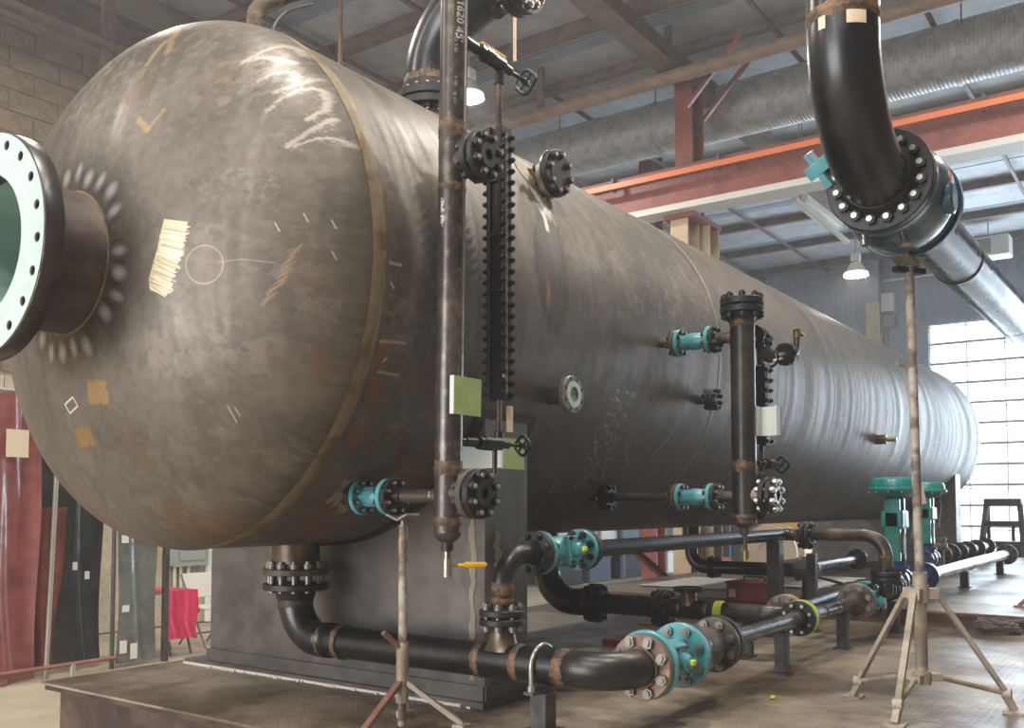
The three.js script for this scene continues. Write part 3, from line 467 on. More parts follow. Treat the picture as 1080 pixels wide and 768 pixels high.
    const bg = new THREE.BufferGeometry(); bg.setAttribute('position', new THREE.Float32BufferAttribute(pos, 3)); bg.setAttribute('normal', new THREE.Float32BufferAttribute(nor, 3)); bg.setAttribute('uv', new THREE.Float32BufferAttribute(uv, 2)); bg.setIndex(idx);
    part(vessel, 'shell_course', bg, mat({ ...VESSEL_FINISH, map: canvasTexture(c), side: THREE.DoubleSide }));
  }
  const seam = (x, w, h, m) => { const q = []; for (let i = 0; i <= 8; i++) q.push([VR - 0.001 + h * Math.sin(Math.PI * i / 8), -w / 2 + w * i / 8]); part(vessel, 'weld_seam', lathe(q, 128, 2).rotateZ(-Math.PI / 2).translate(x, AXIS_Y, 0), m); };
  seam(0, 0.082, 0.006, M.weldGold); seam(3.42, 0.03, 0.004, M.plateSteel); seam(6.05, 0.03, 0.004, M.plateSteel); seam(10.2, 0.035, 0.004, M.plateSteel); seam(12.6, 0.03, 0.003, M.plateSteel); seam(SHELL_L, 0.04, 0.004, M.plateSteel);
}
{ // manway nozzle on the dome
  const xf = -0.96, R = 0.457, th = 0.078, n = 20, sh = new THREE.Shape(); sh.absarc(0, 0, R - 0.006, 0, Math.PI * 2);
  const bore = new THREE.Path(); bore.absarc(0, 0, 0.285, 0, Math.PI * 2, true); sh.holes.push(bore);
  for (let k = 0; k < n; k++) { const a = (k + 0.25) / n * Math.PI * 2, h = new THREE.Path(); h.absarc(Math.cos(a) * 0.405, Math.sin(a) * 0.405, 0.02, 0, Math.PI * 2, true); sh.holes.push(h); }
  const g = new THREE.ExtrudeGeometry(sh, { depth: th - 0.012, bevelEnabled: true, bevelSize: 0.006, bevelThickness: 0.006, bevelSegments: 2, curveSegments: 56 });
  g.rotateY(Math.PI / 2); g.translate(xf + 0.006, AXIS_Y, 0);
  const fl = part(vessel, 'manway_flange', boxUV(toCreasedNormals(g, 0.5)), M.pipe);
  // painted gasket face with its holes, a thin coat on the steel
  const sh2 = new THREE.Shape(); sh2.absarc(0, 0, R - 0.008, 0, Math.PI * 2); sh2.holes.push(bore, ...sh.holes.slice(1));
  const f2 = new THREE.ExtrudeGeometry(sh2, { depth: 0.003, bevelEnabled: false, curveSegments: 56 }); f2.rotateY(Math.PI / 2); f2.translate(xf - 0.0032, AXIS_Y, 0); mesh('flange_face', boxUV(f2), M.mint, fl, 'pale mint painted flange face with bolt holes');
  part(vessel, 'manway_neck', lathe([[0.305, 0], [0.305, 0.29], [0.318, 0.325]], 72).rotateZ(-Math.PI / 2).translate(xf + th - 0.004, AXIS_Y, 0), M.neck);
  part(vessel, 'manway_lining', lathe([[0.284, 0], [0.284, 0.46]], 72).rotateZ(-Math.PI / 2).translate(xf - 0.002, AXIS_Y, 0), M.lining, 'mint green lining inside the manway');
  const lin = []; for (let k = 0; k <= 24; k++) { const t2 = Math.asin(0.29 / 1.23) + (Math.PI / 2 - Math.asin(0.29 / 1.23)) * k / 24; lin.push([Math.sin(t2) * 1.235, -Math.cos(t2) * 1.235 * HEAD_K]); } lin.push([1.235, SHELL_L], [0.3, SHELL_L + 0.55], [0, SHELL_L + 0.55]);
  part(vessel, 'inner_lining', lathe(lin, 64).rotateZ(-Math.PI / 2).translate(0, AXIS_Y, 0), M.lining);
  part(vessel, 'weld_seam', lathe([[0.303, -0.02], [0.32, -0.012], [0.33, 0.004], [0.335, 0.02]], 72).rotateZ(-Math.PI / 2).translate(-0.602, AXIS_Y, 0), M.weldGold);
}
// saddles
function saddle(x0, x1, bx0, bx1, front, side, n, Y = 0) {
  const zl = -1.02, zr = 1.085, s = new THREE.Shape(); s.moveTo(zl, Y + 0.03); s.lineTo(zr, Y + 0.03); s.lineTo(zr, AXIS_Y - Math.sqrt(VR ** 2 - zr * zr) - 0.001);
  for (let k = 1; k < 30; k++) { const z = zr + (zl - zr) * k / 30; s.lineTo(z, AXIS_Y - Math.sqrt(VR ** 2 - z * z) - 0.001); } s.lineTo(zl, AXIS_Y - Math.sqrt(VR ** 2 - zl * zl) - 0.001); s.closePath();
  const g = new THREE.ExtrudeGeometry(s, { depth: x1 - x0 - 0.02, bevelEnabled: false }); g.rotateY(-Math.PI / 2); g.translate(x1 - 0.01, 0, 0);
  const w = part(vessel, 'saddle', boxUV(g), front);
  const sd = (z0, z1) => box(x0, x1, Y + 0.03, AXIS_Y - Math.sqrt(VR ** 2 - 1.085 ** 2) + 0.05, z0, z1);
  part(vessel, 'saddle_side_plate', sd(zr, zr + 0.016), side); 
  part(vessel, 'saddle_base', merge([box(bx0, bx1, Y, Y + 0.03, -1.19, 1.13), box(x0 - 0.012, x0 - 0.002, Y + 0.03, Y + 0.1, -1.03, 1.1), box(x0 - 0.002, x1 + 0.002, Y + 0.03, Y + 0.1, 1.102, 1.112)]), M.saddle);
  if (n) { part(vessel, 'caulk_bead', merge([box(bx0 - 0.012, bx0, 0.0, 0.012, -1.19, 1.0), ...Array.from({ length: 26 }, () => { const z = rr(-1.1, 1.05), l = rr(0.01, 0.05); return box(bx0 - rr(0.015, 0.03), bx0 - 0.005, 0, 0.008, z, z + l); })]), M.caulk); }
}
saddle(0.9, 1.262, 0.85, 1.31, M.saddle, M.saddle, true);
function drip(at, along, w, len, n) { const g = []; for (let k = 0; k < n; k++) { const y = at.y + len * k / n, o = (fbm(k / n, 0.3, 8, 3, 71) - 0.5) * w * 1.2, ww = w * (0.3 + fbm(k / n, 0.7, 16, 3, 72)), h = len / n * 1.15; g.push(along === 'z' ? box(at.x - 0.003, at.x + 0.002, y, y + h, at.z + o - ww / 2, at.z + o + ww / 2) : box(at.x + o - ww / 2, at.x + o + ww / 2, y, y + h, at.z - 0.002, at.z + 0.003)); } return merge(g); }
part(vessel, 'caulk_streak', drip(V(0.909, 0.12, 1.02), 'z', 0.04, 0.95, 120), M.caulkTan); part(vessel, 'caulk_streak', drip(V(1.0, 0.55, 1.102), 'x', 0.05, 0.3, 60), M.caulkTan);
saddle(12.25, 12.6, 12.2, 12.66, M.saddle, M.saddle, false, 0.115);
part(vessel, 'wear_plate', (() => { const a = []; for (let k = 0; k <= 40; k++) { const th = Math.PI - 1.09 + 2.18 * k / 40; a.push(th); } const pos = [], idx = [], uv = [], nor = []; a.forEach((th, i) => { const y = Math.cos(th), z = Math.sin(th); for (const x of [0.84, 1.33]) { pos.push(x, AXIS_Y + y * (VR + 0.012), z * (VR + 0.012)); nor.push(0, y, z); uv.push(x, th * VR); } if (i < 40) { const q = i * 2; idx.push(q, q + 2, q + 1, q + 1, q + 2, q + 3); } }); const g = new THREE.BufferGeometry(); g.setAttribute('position', new THREE.Float32BufferAttribute(pos, 3)); g.setAttribute('normal', new THREE.Float32BufferAttribute(nor, 3)); g.setAttribute('uv', new THREE.Float32BufferAttribute(uv, 2)); g.setIndex(idx); return g; })(), mat({ ...VESSEL_FINISH, map: tex(512, mottled([84, 76, 69], [66, 59, 54], 0.9, 3, 45)), side: THREE.DoubleSide }));
// side nozzles
function nozzle(x, y, z, dir, len, r, fl, m = M.pipeBrown) { const a = V(x, y, z), b = a.clone().addScaledVector(dir, len); part(vessel, 'nozzle', rod(a.clone().addScaledVector(dir, -0.12), b, r, 28), m); return fl ? flange(vessel, b.clone().addScaledVector(dir, fl.thick), dir, { ...fl, name: fl.name ?? 'nozzle_flange' }) : null; }
{ // upper blind-flanged nozzle
  const d = ZD.clone(); nozzle(1.48, 2.775, 0.99, d, 0.1, 0.057, { od: 0.255, thick: 0.032, m: M.machined, n: 8, bolts: false });
  flange(vessel, V(1.48, 2.775, 1.16), ZD, { od: 0.255, thick: 0.034, n: 8, joint: 0.07, name: 'blind_flange', spin: 0.2, bd: 0.022 });
  part(vessel, 'repad', lathe([[0.06, 0.0], [0.13, 0.0], [0.13, 0.012], [0.06, 0.03]], 36).applyQuaternion(quatTo(V(0, 0.61, 0.79))).translate(1.48, AXIS_Y + 1.25 * 0.61 - 0.004, 1.25 * 0.79 - 0.004), M.weldGold);
}
{ // open nozzle with mint bore
  nozzle(1.406, 1.551, 1.16, ZD, 0.105, 0.046, { od: 0.2, thick: 0.03, bore: 0.05, m: M.machined, n: 8, bolts: false, face: 0.95 });
  part(vessel, 'nozzle_face', lathe([[0.04, 0], [0.068, 0], [0.068, 0.006], [0.04, 0.006]], 36).rotateX(Math.PI / 2).translate(1.406, 1.551, 1.296), M.mint); part(vessel, 'nozzle_plug', lathe([[0, -0.02], [0.05, -0.02], [0.05, 0.0], [0, 0.0]], 30).rotateX(Math.PI / 2).translate(1.406, 1.551, 1.285), M.lining);
  for (let k = 0; k < 8; k++) { const a = (k + 0.5) / 8 * 6.283; part(vessel, 'bolt_hole', rod(V(1.406 + Math.cos(a) * 0.083, 1.551 + Math.sin(a) * 0.083, 1.2955), V(1.406 + Math.cos(a) * 0.083, 1.551 + Math.sin(a) * 0.083, 1.3005), 0.0105, 10), M.black); }
}
nozzle(3.16, 1.684, 1.19, ZD, 0.08, 0.03, { od: 0.15, thick: 0.026, bolts: false }); flange(vessel, V(3.16, 1.684, 1.33), ZD, { od: 0.15, thick: 0.028, n: 8, bm: M.boltDark, joint: 0.055, name: 'blind_flange', bd: 0.018 });
{ const p = onShell(925, 464); part(vessel, 'coupling', rod(p.clone().addScaledVector(ZD, -0.05), p.clone().addScaledVector(ZD, 0.1), 0.05, 18), M.pipeBrown); part(vessel, 'plug', rod(p.clone().addScaledVector(ZD, 0.1), p.clone().addScaledVector(ZD, 0.2), 0.025, 12), M.brass); }
// bottom outlet nozzles and the flange that faces down
part(vessel, 'bottom_nozzle', rod(V(0.682, 0.66, 0), V(0.682, 0.8, 0), 0.125, 36), M.pipeBrown); flange(vessel, V(0.682, 0.605, 0), V(0, -1, 0), { od: 0.344, thick: 0.034, hub: 0.126, hubLen: 0.02, n: 12, m: M.flangeGrey, bm: M.bolt, joint: 0.085, name: 'nozzle_flange' });
part(vessel, 'bottom_nozzle', rod(V(3.111, 0.62, 0), V(3.111, 0.8, 0), 0.085, 28), M.pipeBlack); part(vessel, 'bottom_nozzle', rod(V(5.605, 0.6, 0), V(5.605, 0.8, 0), 0.085, 28), M.pipeBlack);
// top outlet
part(vessel, 'top_nozzle', rod(V(1.774, 3.2, 0), V(1.774, 3.5, 0), 0.178, 40), M.pipeBrown); flange(vessel, V(1.774, 3.53, 0), UP, { od: 0.46, thick: 0.05, n: 16, joint: 0.1, name: 'nozzle_flange', bd: 0.03 });
{ part(vessel, 'nameplate_bracket', box(0.815, 0.985, 1.146, 1.292, 1.264, 1.276), M.greenPlate, 'green primed nameplate bracket'); part(vessel, 'bracket_arm', box(0.8, 0.815, 1.15, 1.288, 1.0, 1.276), M.plateGrey); part(vessel, 'bracket_arm', box(0.8, 0.92, 1.2, 1.24, 0.97, 1.01), M.plateSteel); }
part(vessel, 'vent_pipe', sweep(new THREE.CatmullRomCurve3([V(0.43, 3.15, -0.1), V(0.436, 3.5, -0.1), V(0.44, 3.6, -0.1), V(0.5, 3.69, -0.1), V(0.641, 3.79, -0.1), V(0.9, 3.95, -0.1)]).getPoints(28), 0.04, 14), M.rust, 'rusty bent vent pipe on the crown'); part(vessel, 'vent_wire', sweep(new THREE.CatmullRomCurve3([V(0.55, 3.25, -0.05), V(0.52, 3.52, -0.05), V(0.6, 3.66, -0.05), V(0.8, 3.8, -0.05)]).getPoints(20), 0.008, 8), M.steelPost);

// ---------------------------------------------------------------- PIPING
const F2 = { od: 0.165, thick: 0.024, n: 8, bd: 0.0155, joint: 0.052 }, F3 = { od: 0.21, thick: 0.03, n: 8, bd: 0.02, joint: 0.064 }, F6 = { od: 0.285, thick: 0.034, n: 8, bd: 0.024, joint: 0.072 };
// flanged valve body along dir from a, length L; returns the thing
function valve(label, a, dir, L, f, m, o = {}) {
  const d = dir.clone().normalize(), b = a.clone().addScaledVector(d, L), mid = a.clone().lerp(b, 0.5), t = thing('flanged_valve', label, 'valve', [mid.x, mid.y - f.od / 2, mid.z]);
  const bolts = o.bolts !== false, R = f.od / 2, br = o.body ?? R * 0.6, nk = o.neck ?? R * 0.5;
  flange(t, a, d.clone().negate(), { ...f, m, bm: o.bm ?? M.studs, joint: o.joint ?? f.joint + 0.004, spin: 0.5, bolts });
  flange(t, b, d, { ...f, m, bm: o.bm ?? M.studs, joint: o.joint ?? f.joint + 0.004, spin: 0.5, bolts });
  const th = f.thick * 0.9, body = lathe([[nk, th], [nk, L * 0.2], [br * 0.9, L * 0.32], [br, L * 0.42], [br, L * 0.58], [br * 0.9, L * 0.68], [nk, L * 0.8], [nk, L - th]], 32, 0.9);
  part(t, 'body', orient(body, a, d), m);
  if (o.ribs) for (let k = 0; k < 12; k++) { const q = k / 12 * 6.283, g = boxUV(new THREE.BoxGeometry(0.008, L - 2 * th, 0.01)); g.translate(Math.cos(q) * nk, L / 2, Math.sin(q) * nk); part(t, 'rib', orient(g, a, d), m); }
  if (o.bonnet) {   // side bonnet with four bolts, stem pad and tag
    const n = o.bonnet.clone().normalize(), up = new THREE.Vector3().crossVectors(n, d), c = mid.clone().addScaledVector(n, br * 0.75), q = new THREE.Matrix4().makeBasis(d, up, n), s = o.bs ?? R * 0.5;
    const put = (g, p) => { g.applyMatrix4(q); g.translate(p.x, p.y, p.z); return g; };
    const bn = part(t, 'bonnet', put(boxUV(new RoundedBoxGeometry(s * 1.5, s * 2.1, s * 0.6, 2, s * 0.15)), c.clone().addScaledVector(n, s * 0.3)), m);
    part(t, 'stem_housing', put(lathe([[0, 0], [s * 0.55, 0], [s * 0.55, s * 0.35], [s * 0.4, s * 0.5], [s * 0.4, s * 0.7], [0, s * 0.7]], 20).rotateX(Math.PI / 2), c.clone().addScaledVector(n, s * 0.6)), m);
    for (const [i, j] of [[-1, -1], [1, -1], [-1, 1], [1, 1]]) mesh('bolt', put(new THREE.CylinderGeometry(s * 0.14, s * 0.14, s * 0.3, 6).rotateX(Math.PI / 2), c.clone().addScaledVector(d, i * s * 0.58).addScaledVector(up, j * s * 0.85).addScaledVector(n, s * 0.7)), o.bm ?? M.boltDark, bn);
    if (o.tag) part(t, 'tag', put(new RoundedBoxGeometry(s * 0.5, s * 0.35, s * 0.3, 2, s * 0.1), c.clone().addScaledVector(n, s * 1.4)), M.lime, 'yellow green stem cap');
  }
  if (o.knuckle) part(t, 'hinge_cover', merge([orient(lathe([[0, -0.05], [0.036, -0.05], [0.04, -0.04], [0.04, 0.04], [0.036, 0.05], [0, 0.05]], 20), mid.clone().addScaledVector(o.knuckle, br * 0.55), o.knuckle), orient(lathe([[0, 0], [0.022, 0], [0.022, 0.015], [0, 0.015]], 14), mid.clone().addScaledVector(o.knuckle, br * 0.55 + 0.05), o.knuckle)]), m);
  return t;
}
const at = (x, y, z) => V(x, y, z);
// ---- near standpipe
const SX = 0.324, SZ = 1.34;
{
  const t = thing('standpipe', 'tall dark steel standpipe with green bracket beside the near end of the vessel', 'pipe', [SX, 0.82, SZ]), r = 0.0595;
  const c = document.createElement('canvas'); c.width = 256; c.height = 2048; const g = c.getContext('2d'), im = g.createImageData(256, 2048);
  for (let j = 0; j < 2048; j++) for (let i = 0; i < 256; i++) { const a = field(FIELD.blot, i / 700, j / 1400), b = field(FIELD.fine, i / 300, j / 420), n = field(FIELD.grain, i / 256, j / 256), k = (j * 256 + i) * 4; let q = mix3([66, 60, 56], [98, 88, 78], smooth(0.38, 0.7, a * 0.5 + b * 0.5)); q = mix3(q, [136, 126, 114], smooth(0.62, 0.74, b) * 0.3); im.data[k] = q[0] + (n - 0.5) * 14; im.data[k + 1] = q[1] + (n - 0.5) * 14; im.data[k + 2] = q[2] + (n - 0.5) * 14; im.data[k + 3] = 255; }
  g.putImageData(im, 0, 0);
  const TOP = 3.75, BOT = 0.86, L = TOP - BOT, py = (y) => (TOP - y) / L * 2048;   // canvas runs down the pipe, u round it
  const writing = (text, u, y, size) => { g.save(); g.translate(u * 256, py(y)); g.rotate(Math.PI / 2); g.font = `bold ${size}px sans-serif`; g.fillStyle = '#d9d6cc'; g.fillText(text, 0, 0); g.restore(); };
  g.globalAlpha = 0.9; writing('1620', 0.585, 3.135, 34); writing("45'", 0.575, 3.015, 34); g.globalAlpha = 0.6; writing('A 53  S 40', 0.555, 2.99, 14); writing('A 106', 0.56, 2.8, 12); writing('IN  4 ST', 0.555, 2.73, 10); g.globalAlpha = 1;
  speckle(g, [[0.43 * 256, py(2.27)], [0.43 * 256, py(2.16)]], 5, 90, 4, '#d8d4ca', 0.8);
  const pm = pmat({ map: canvasTexture(c), roughness: 0.42, metalness: 0.45, roughnessMap: R_GENERAL, clearcoat: 0.25, clearcoatRoughness: 0.3 });
  const cg = new THREE.CylinderGeometry(r, r, L, 40, 1, true); cg.rotateY(1.95); cg.translate(SX, BOT + L / 2, SZ); part(t, 'pipe', cg, pm, 'pipe marked with white paint-pen numbers');
  part(t, 'end_cap', lathe([[0, -0.045], [0.02, -0.044], [0.042, -0.032], [0.056, -0.012], [r, 0.004], [r, 0.03]], 32).translate(SX, BOT, SZ), M.pipeBrown);
  part(t, 'end_cap', lathe([[r, 0], [0.05, 0.03], [0, 0.045]], 32).translate(SX, TOP, SZ), M.pipe);
  weld(t, at(SX, 0.905, SZ), UP, r, 0.02); weld(t, at(SX, 1.13, SZ), UP, r, 0.035); weld(t, at(SX, 2.58, SZ), UP, r, 0.045); weld(t, at(SX, 2.33, SZ), UP, r, 0.018); 
  for (const y of [1.024, 2.44]) {   // flanged branches towards the walkway
    part(t, 'branch', rod(at(SX, y, SZ), at(SX, y, SZ + 0.12), 0.0455, 28), M.pipeBrown);
    flange(t, at(SX, y, SZ + 0.145), ZD, { ...F3, m: y < 2 ? M.flangeGrey : M.flange, hub: 0.052, hubLen: 0.02, bolts: false });
    const f = flange(t, at(SX, y, SZ + 0.185), ZD, { ...F3, bore: 0.024, m: M.flange, joint: 0.07, name: 'blind_flange', face: 0.5, raised: 0.014 }); mesh('bore', lathe([[0, -0.02], [0.024, -0.02], [0.024, -0.012], [0, -0.012]], 20), M.black, f);
  }
  // branch to the lower valve
  part(t, 'branch', rod(at(SX, 1.012, SZ), at(SX, 1.012, 1.07), 0.03, 24), M.pipeBrown); weld(t, at(SX, 1.012, SZ - 0.085), ZD, 0.03, 0.012, M.pipeBrown);
  flange(t, at(SX, 1.012, 1.022), V(0, 0, -1), { ...F2, hub: 0.036, hubLen: 0.04, bolts: false });
  part(t, 'nameplate_bracket', box(SX - 0.095, SX + 0.085, 1.352, 1.51, SZ + 0.094, SZ + 0.106), M.greenPlate, 'green primed blank nameplate bracket'); part(t, 'bracket_arm', box(SX - 0.1, SX - 0.095, 1.352, 1.51, SZ + 0.085, SZ + 0.106), M.plateGrey); part(t, 'bracket_arm', box(SX - 0.02, SX + 0.02, 1.4, 1.46, SZ + 0.05, SZ + 0.095), M.plateGrey);
  t.rotation.x = 0.0125;
}
valve('teal flanged valve beside the near tripod stand, joining the near standpipe to the vessel', at(SX, 1.012, 0.83), ZD, 0.185, F2, M.teal, { ribs: true, neck: 0.04, body: 0.046 });
part(vessel, 'nozzle', rod(at(SX, 1.012, 0.68), at(SX, 1.012, 0.81), 0.03, 24), M.pipeBrown); flange(vessel, at(SX, 1.012, 0.826), ZD, { ...F2, bolts: false, name: 'nozzle_flange' });
{
  const t = thing('drain_valve', 'small chrome drain valve with yellow lever under the near standpipe', 'valve', [SX, 0.68, SZ]);
  part(t, 'nipple', merge([rod(at(SX, 0.785, SZ), at(SX, 0.83, SZ), 0.026, 18), rod(at(SX, 0.73, SZ), at(SX, 0.785, SZ), 0.017, 16)]), M.boltDark); part(t, 'body', merge([rod(at(SX, 0.75, SZ), at(SX, 0.78, SZ), 0.019, 6), rod(at(SX, 0.69, SZ), at(SX, 0.75, SZ), 0.02, 8), rod(at(SX, 0.672, SZ), at(SX, 0.7, SZ), 0.022, 6)]), M.machined);
  part(t, 'stem', rod(at(SX, 0.722, SZ), at(SX + 0.05, 0.722, SZ + 0.03), 0.008, 8), M.boltBright); part(t, 'handle', sweep([at(SX + 0.035, 0.722, SZ + 0.03), at(SX + 0.06, 0.722, SZ + 0.045), at(SX + 0.065, 0.722, SZ + 0.048), at(SX + 0.14, 0.72, SZ + 0.094), at(SX + 0.147, 0.72, SZ + 0.098)], [0.006, 0.007, 0.013, 0.012, 0.006], 12), M.yellow, 'yellow lever handle');
}
// ---- level gauges
function needleValve(t, a, dir, len, hw, s = 1) {   // along dir from a
  const d = dir.clone().normalize(), P = (k) => a.clone().addScaledVector(d, len * k);
  part(t, 'valve_body', merge([rod(P(0), P(0.3), 0.016 * s, 14), rod(P(0.12), P(0.26), 0.024 * s, 6), rod(P(0.3), P(0.62), 0.03 * s, 16), rod(P(0.36), P(0.46), 0.037 * s, 6), rod(P(0.6), P(0.74), 0.021 * s, 6), rod(P(0.74), P(1), 0.009 * s, 10)]), M.blackGloss);
  const side = Math.abs(d.y) > 0.5 ? XD : UP, u = new THREE.Vector3().crossVectors(d, side).normalize(), w = new THREE.Vector3().crossVectors(u, d).normalize(), ring = [];
  for (let k = 0; k <= 24; k++) { const q = k / 24 * 6.283, rad = hw * (1 + 0.08 * Math.cos(4 * q)); ring.push(P(0.97).addScaledVector(u, Math.cos(q) * rad).addScaledVector(w, Math.sin(q) * rad)); }
  part(t, 'handwheel', merge([sweep(ring, 0.008 * s, 8, false), ...[0, 1, 2, 3].map((k) => rod(P(0.97), P(0.97).addScaledVector(u, Math.cos(k * 1.571 + 0.785) * hw).addScaledVector(w, Math.sin(k * 1.571 + 0.785) * hw), 0.006 * s, 6)), rod(P(0.93), P(1.0), 0.014 * s, 10)]), M.black);
}
function levelGauge(label, x, z, y0, y1, pitch, w = 0.085, dd = 0.075) {
  const t = thing('level_gauge', label, 'gauge', [x, y0 - 0.3, z]), h = y1 - y0;
  part(t, 'chamber', box(x - w * 0.32, x + w * 0.32, y0 + 0.01, y1 - 0.01, z - dd * 0.4, z + dd * 0.4), M.blackGloss);
  for (const s of [-1, 1]) part(t, 'cover_plate', box(x - w / 2, x + w / 2, y0, y1, z + s * dd * 0.42 - 0.011, z + s * dd * 0.42 + 0.011, 0.003), M.black);
  part(t, 'sight_glass', box(x - 0.008, x + 0.008, y0 + 0.03, y1 - 0.03, z + dd * 0.42 + 0.008, z + dd * 0.42 + 0.013), M.machined);
  const g = merge([rod(V(0, 0, -0.014), V(0, 0, 0.006), 0.0145, 6), rod(V(0, 0, 0.006), V(0, 0, 0.015), 0.008, 8)]), gb = g.clone().rotateY(Math.PI);
  for (let y = y0 + pitch / 2; y < y1; y += pitch) for (const i of [-1, 1]) for (const s of [-1, 1]) { const b = mesh('bolt', s > 0 ? g : gb, M.blackGloss, t); b.position.set(x + i * w * 0.4, y, z + s * (dd * 0.42 + 0.018)).sub(t.position); }
  for (let y = y0 + h / 5; y < y1 - 0.05; y += h / 5) part(t, 'clamp_band', box(x - w * 0.54, x + w * 0.54, y - 0.008, y + 0.008, z - dd * 0.3, z + dd * 0.3), M.blackGloss);
  return t;
}
{
  const gx = 0.69, gz = SZ, t = levelGauge('long black bolted level gauge beside the near standpipe with valves at both ends', gx, gz, 1.45, 2.72, 0.052);
  for (const [x, a, b, r] of [[gx, 2.72, 3.0, 0.014], [gx, 1.24, 1.46, 0.012], [gx - 0.03, 1.12, 1.24, 0.012]]) part(t, 'gauge_tube', rod(at(x, a, gz), at(x, b, gz), r, 12), M.pipeBrown);
  part(t, 'tube_nut', rod(at(gx, 2.93, gz), at(gx, 2.99, gz), 0.026, 6), M.blackGloss); part(t, 'tube_nut', rod(at(gx, 1.27, gz), at(gx, 1.31, gz), 0.022, 6), M.blackGloss);
  needleValve(t, at(SX + 0.04, 3.03, gz), V(1, -0.02, 0), 0.56, 0.055, 1.15); needleValve(t, at(SX + 0.06, 1.25, gz), V(1, 0, 0.1), 0.45, 0.042, 1.0);
  part(t, 'tag', bar(at(0.56, 3.075, gz - 0.02), at(0.74, 3.075, gz - 0.02), 0.05, 0.012), M.yellow, 'yellow tag on the upper valve');
  part(t, 'paper_tag', box(gx + 0.03, gx + 0.075, 1.31, 1.43, gz + 0.02, gz + 0.026), M.tag); part(t, 'copper_strap', bar(at(gx - 0.05, 1.13, gz - 0.05), at(gx - 0.05, 1.22, gz - 0.05), 0.03, 0.01), M.brass);
  part(t, 'sticker', rod(at(gx - 0.03, 1.56, gz + 0.047), at(gx - 0.03, 1.56, gz + 0.049), 0.01, 14), M.tag);
}
// ---- far standpipe
const QX = 2.5, QZ = 1.783;
{
  const t = thing('standpipe', 'shorter standpipe with bolted black top flange at the middle of the vessel', 'pipe', [QX, 0.8, QZ]), r = 0.071;
  part(t, 'pipe', rod(at(QX, 0.885, QZ), at(QX, 2.09, QZ), r, 36), M.pipe); part(t, 'end_cap', lathe([[0, -0.07], [0.025, -0.068], [0.03, -0.03], [0.052, -0.016], [0.068, 0.0], [r, 0.02]], 32).translate(QX, 0.87, QZ), M.pipeBrown);
  flange(t, at(QX, 2.135, QZ), UP, { od: 0.255, thick: 0.036, hub: 0.085, hubLen: 0.045, hubEnd: r, n: 8, bolts: false });
  flange(t, at(QX, 2.185, QZ), UP, { od: 0.255, thick: 0.04, n: 8, bm: M.boltDark, joint: 0.09, bd: 0.024, name: 'blind_flange', raised: 0.001 });
  weld(t, at(QX, 2.04, QZ), UP, r, 0.025); weld(t, at(QX, 1.2, QZ), UP, r, 0.035); weld(t, at(QX, 0.905, QZ), UP, r, 0.018);
  part(t, 'branch', rod(at(QX, 1.965, QZ), at(QX, 1.965, 1.62), 0.032, 24), M.pipeBrown); weld(t, at(QX, 1.965, QZ - 0.08), ZD, 0.034, 0.014); flange(t, at(QX, 1.965, 1.598), V(0, 0, -1), { ...F2, hub: 0.036, hubLen: 0.04, bolts: false });
  part(t, 'branch', rod(at(QX, 1.022, QZ), at(QX, 1.022, 1.62), 0.032, 24), M.pipeBrown); flange(t, at(QX, 1.022, 1.598), V(0, 0, -1), { ...F2, hub: 0.036, hubLen: 0.04, bolts: false });
  part(t, 'branch', rod(at(QX, 1.03, QZ), at(QX, 1.03, QZ + 0.12), 0.046, 24), M.plateSteel); flange(t, at(QX, 1.03, QZ + 0.145), ZD, { ...F3, bolts: false, hub: 0.05, hubLen: 0.02 });
  const f = flange(t, at(QX, 1.03, QZ + 0.185), ZD, { ...F3, bore: 0.03, joint: 0.07, bm: M.boltBright, name: 'blind_flange', face: 0.5, raised: 0.014, m: M.flange }); mesh('gasket_ring', lathe([[0.03, 0.014], [0.052, 0.014], [0.052, 0.018], [0.03, 0.018]], 24), M.machined, f);
  part(t, 'nameplate_bracket', merge([box(QX + 0.02, QX + 0.1, 1.38, 1.55, QZ + 0.065, QZ + 0.075), box(QX + 0.09, QX + 0.1, 1.38, 1.55, QZ + 0.04, QZ + 0.19), box(QX + 0.02, QX + 0.1, 1.38, 1.55, QZ + 0.18, QZ + 0.19)]), M.plateGrey, 'light grey blank nameplate bracket');
  part(t, 'drain_nipple', rod(at(QX, 0.7, QZ), at(QX, 0.82, QZ), 0.013, 12), M.pipeBrown); part(t, 'drain_plug', merge([rod(at(QX, 0.665, QZ), at(QX, 0.71, QZ), 0.022, 6), rod(at(QX, 0.655, QZ), at(QX, 0.67, QZ), 0.016, 8)]), M.brass, 'brass drain plug');
}
valve('upper teal check valve between the vessel and the standpipe with bolted top flange', at(QX, 1.965, 1.37), ZD, 0.22, F2, M.teal, { knuckle: V(0.5, 0.2, 0.8).normalize(), body: 0.052 });
valve('lower teal check valve level with the foot of the standpipe with bolted top flange', at(QX, 1.022, 1.37), ZD, 0.22, F2, M.teal, { knuckle: V(0.5, 0.2, 0.8).normalize(), body: 0.052 });
part(vessel, 'nozzle', rod(at(QX, 1.985, 1.2), at(QX, 1.965, 1.35), 0.03, 24), M.pipeBrown); flange(vessel, at(QX, 1.965, 1.366), ZD, { ...F2, bolts: false, m: M.pipeBrown, name: 'nozzle_flange' });
part(vessel, 'nozzle', rod(at(QX, 1.022, 0.68), at(QX, 1.022, 0.8), 0.03, 24), M.pipeBrown); flange(vessel, at(QX, 1.022, 0.86), ZD, { ...F2, name: 'nozzle_flange', bm: M.boltDark, joint: 0.056 });
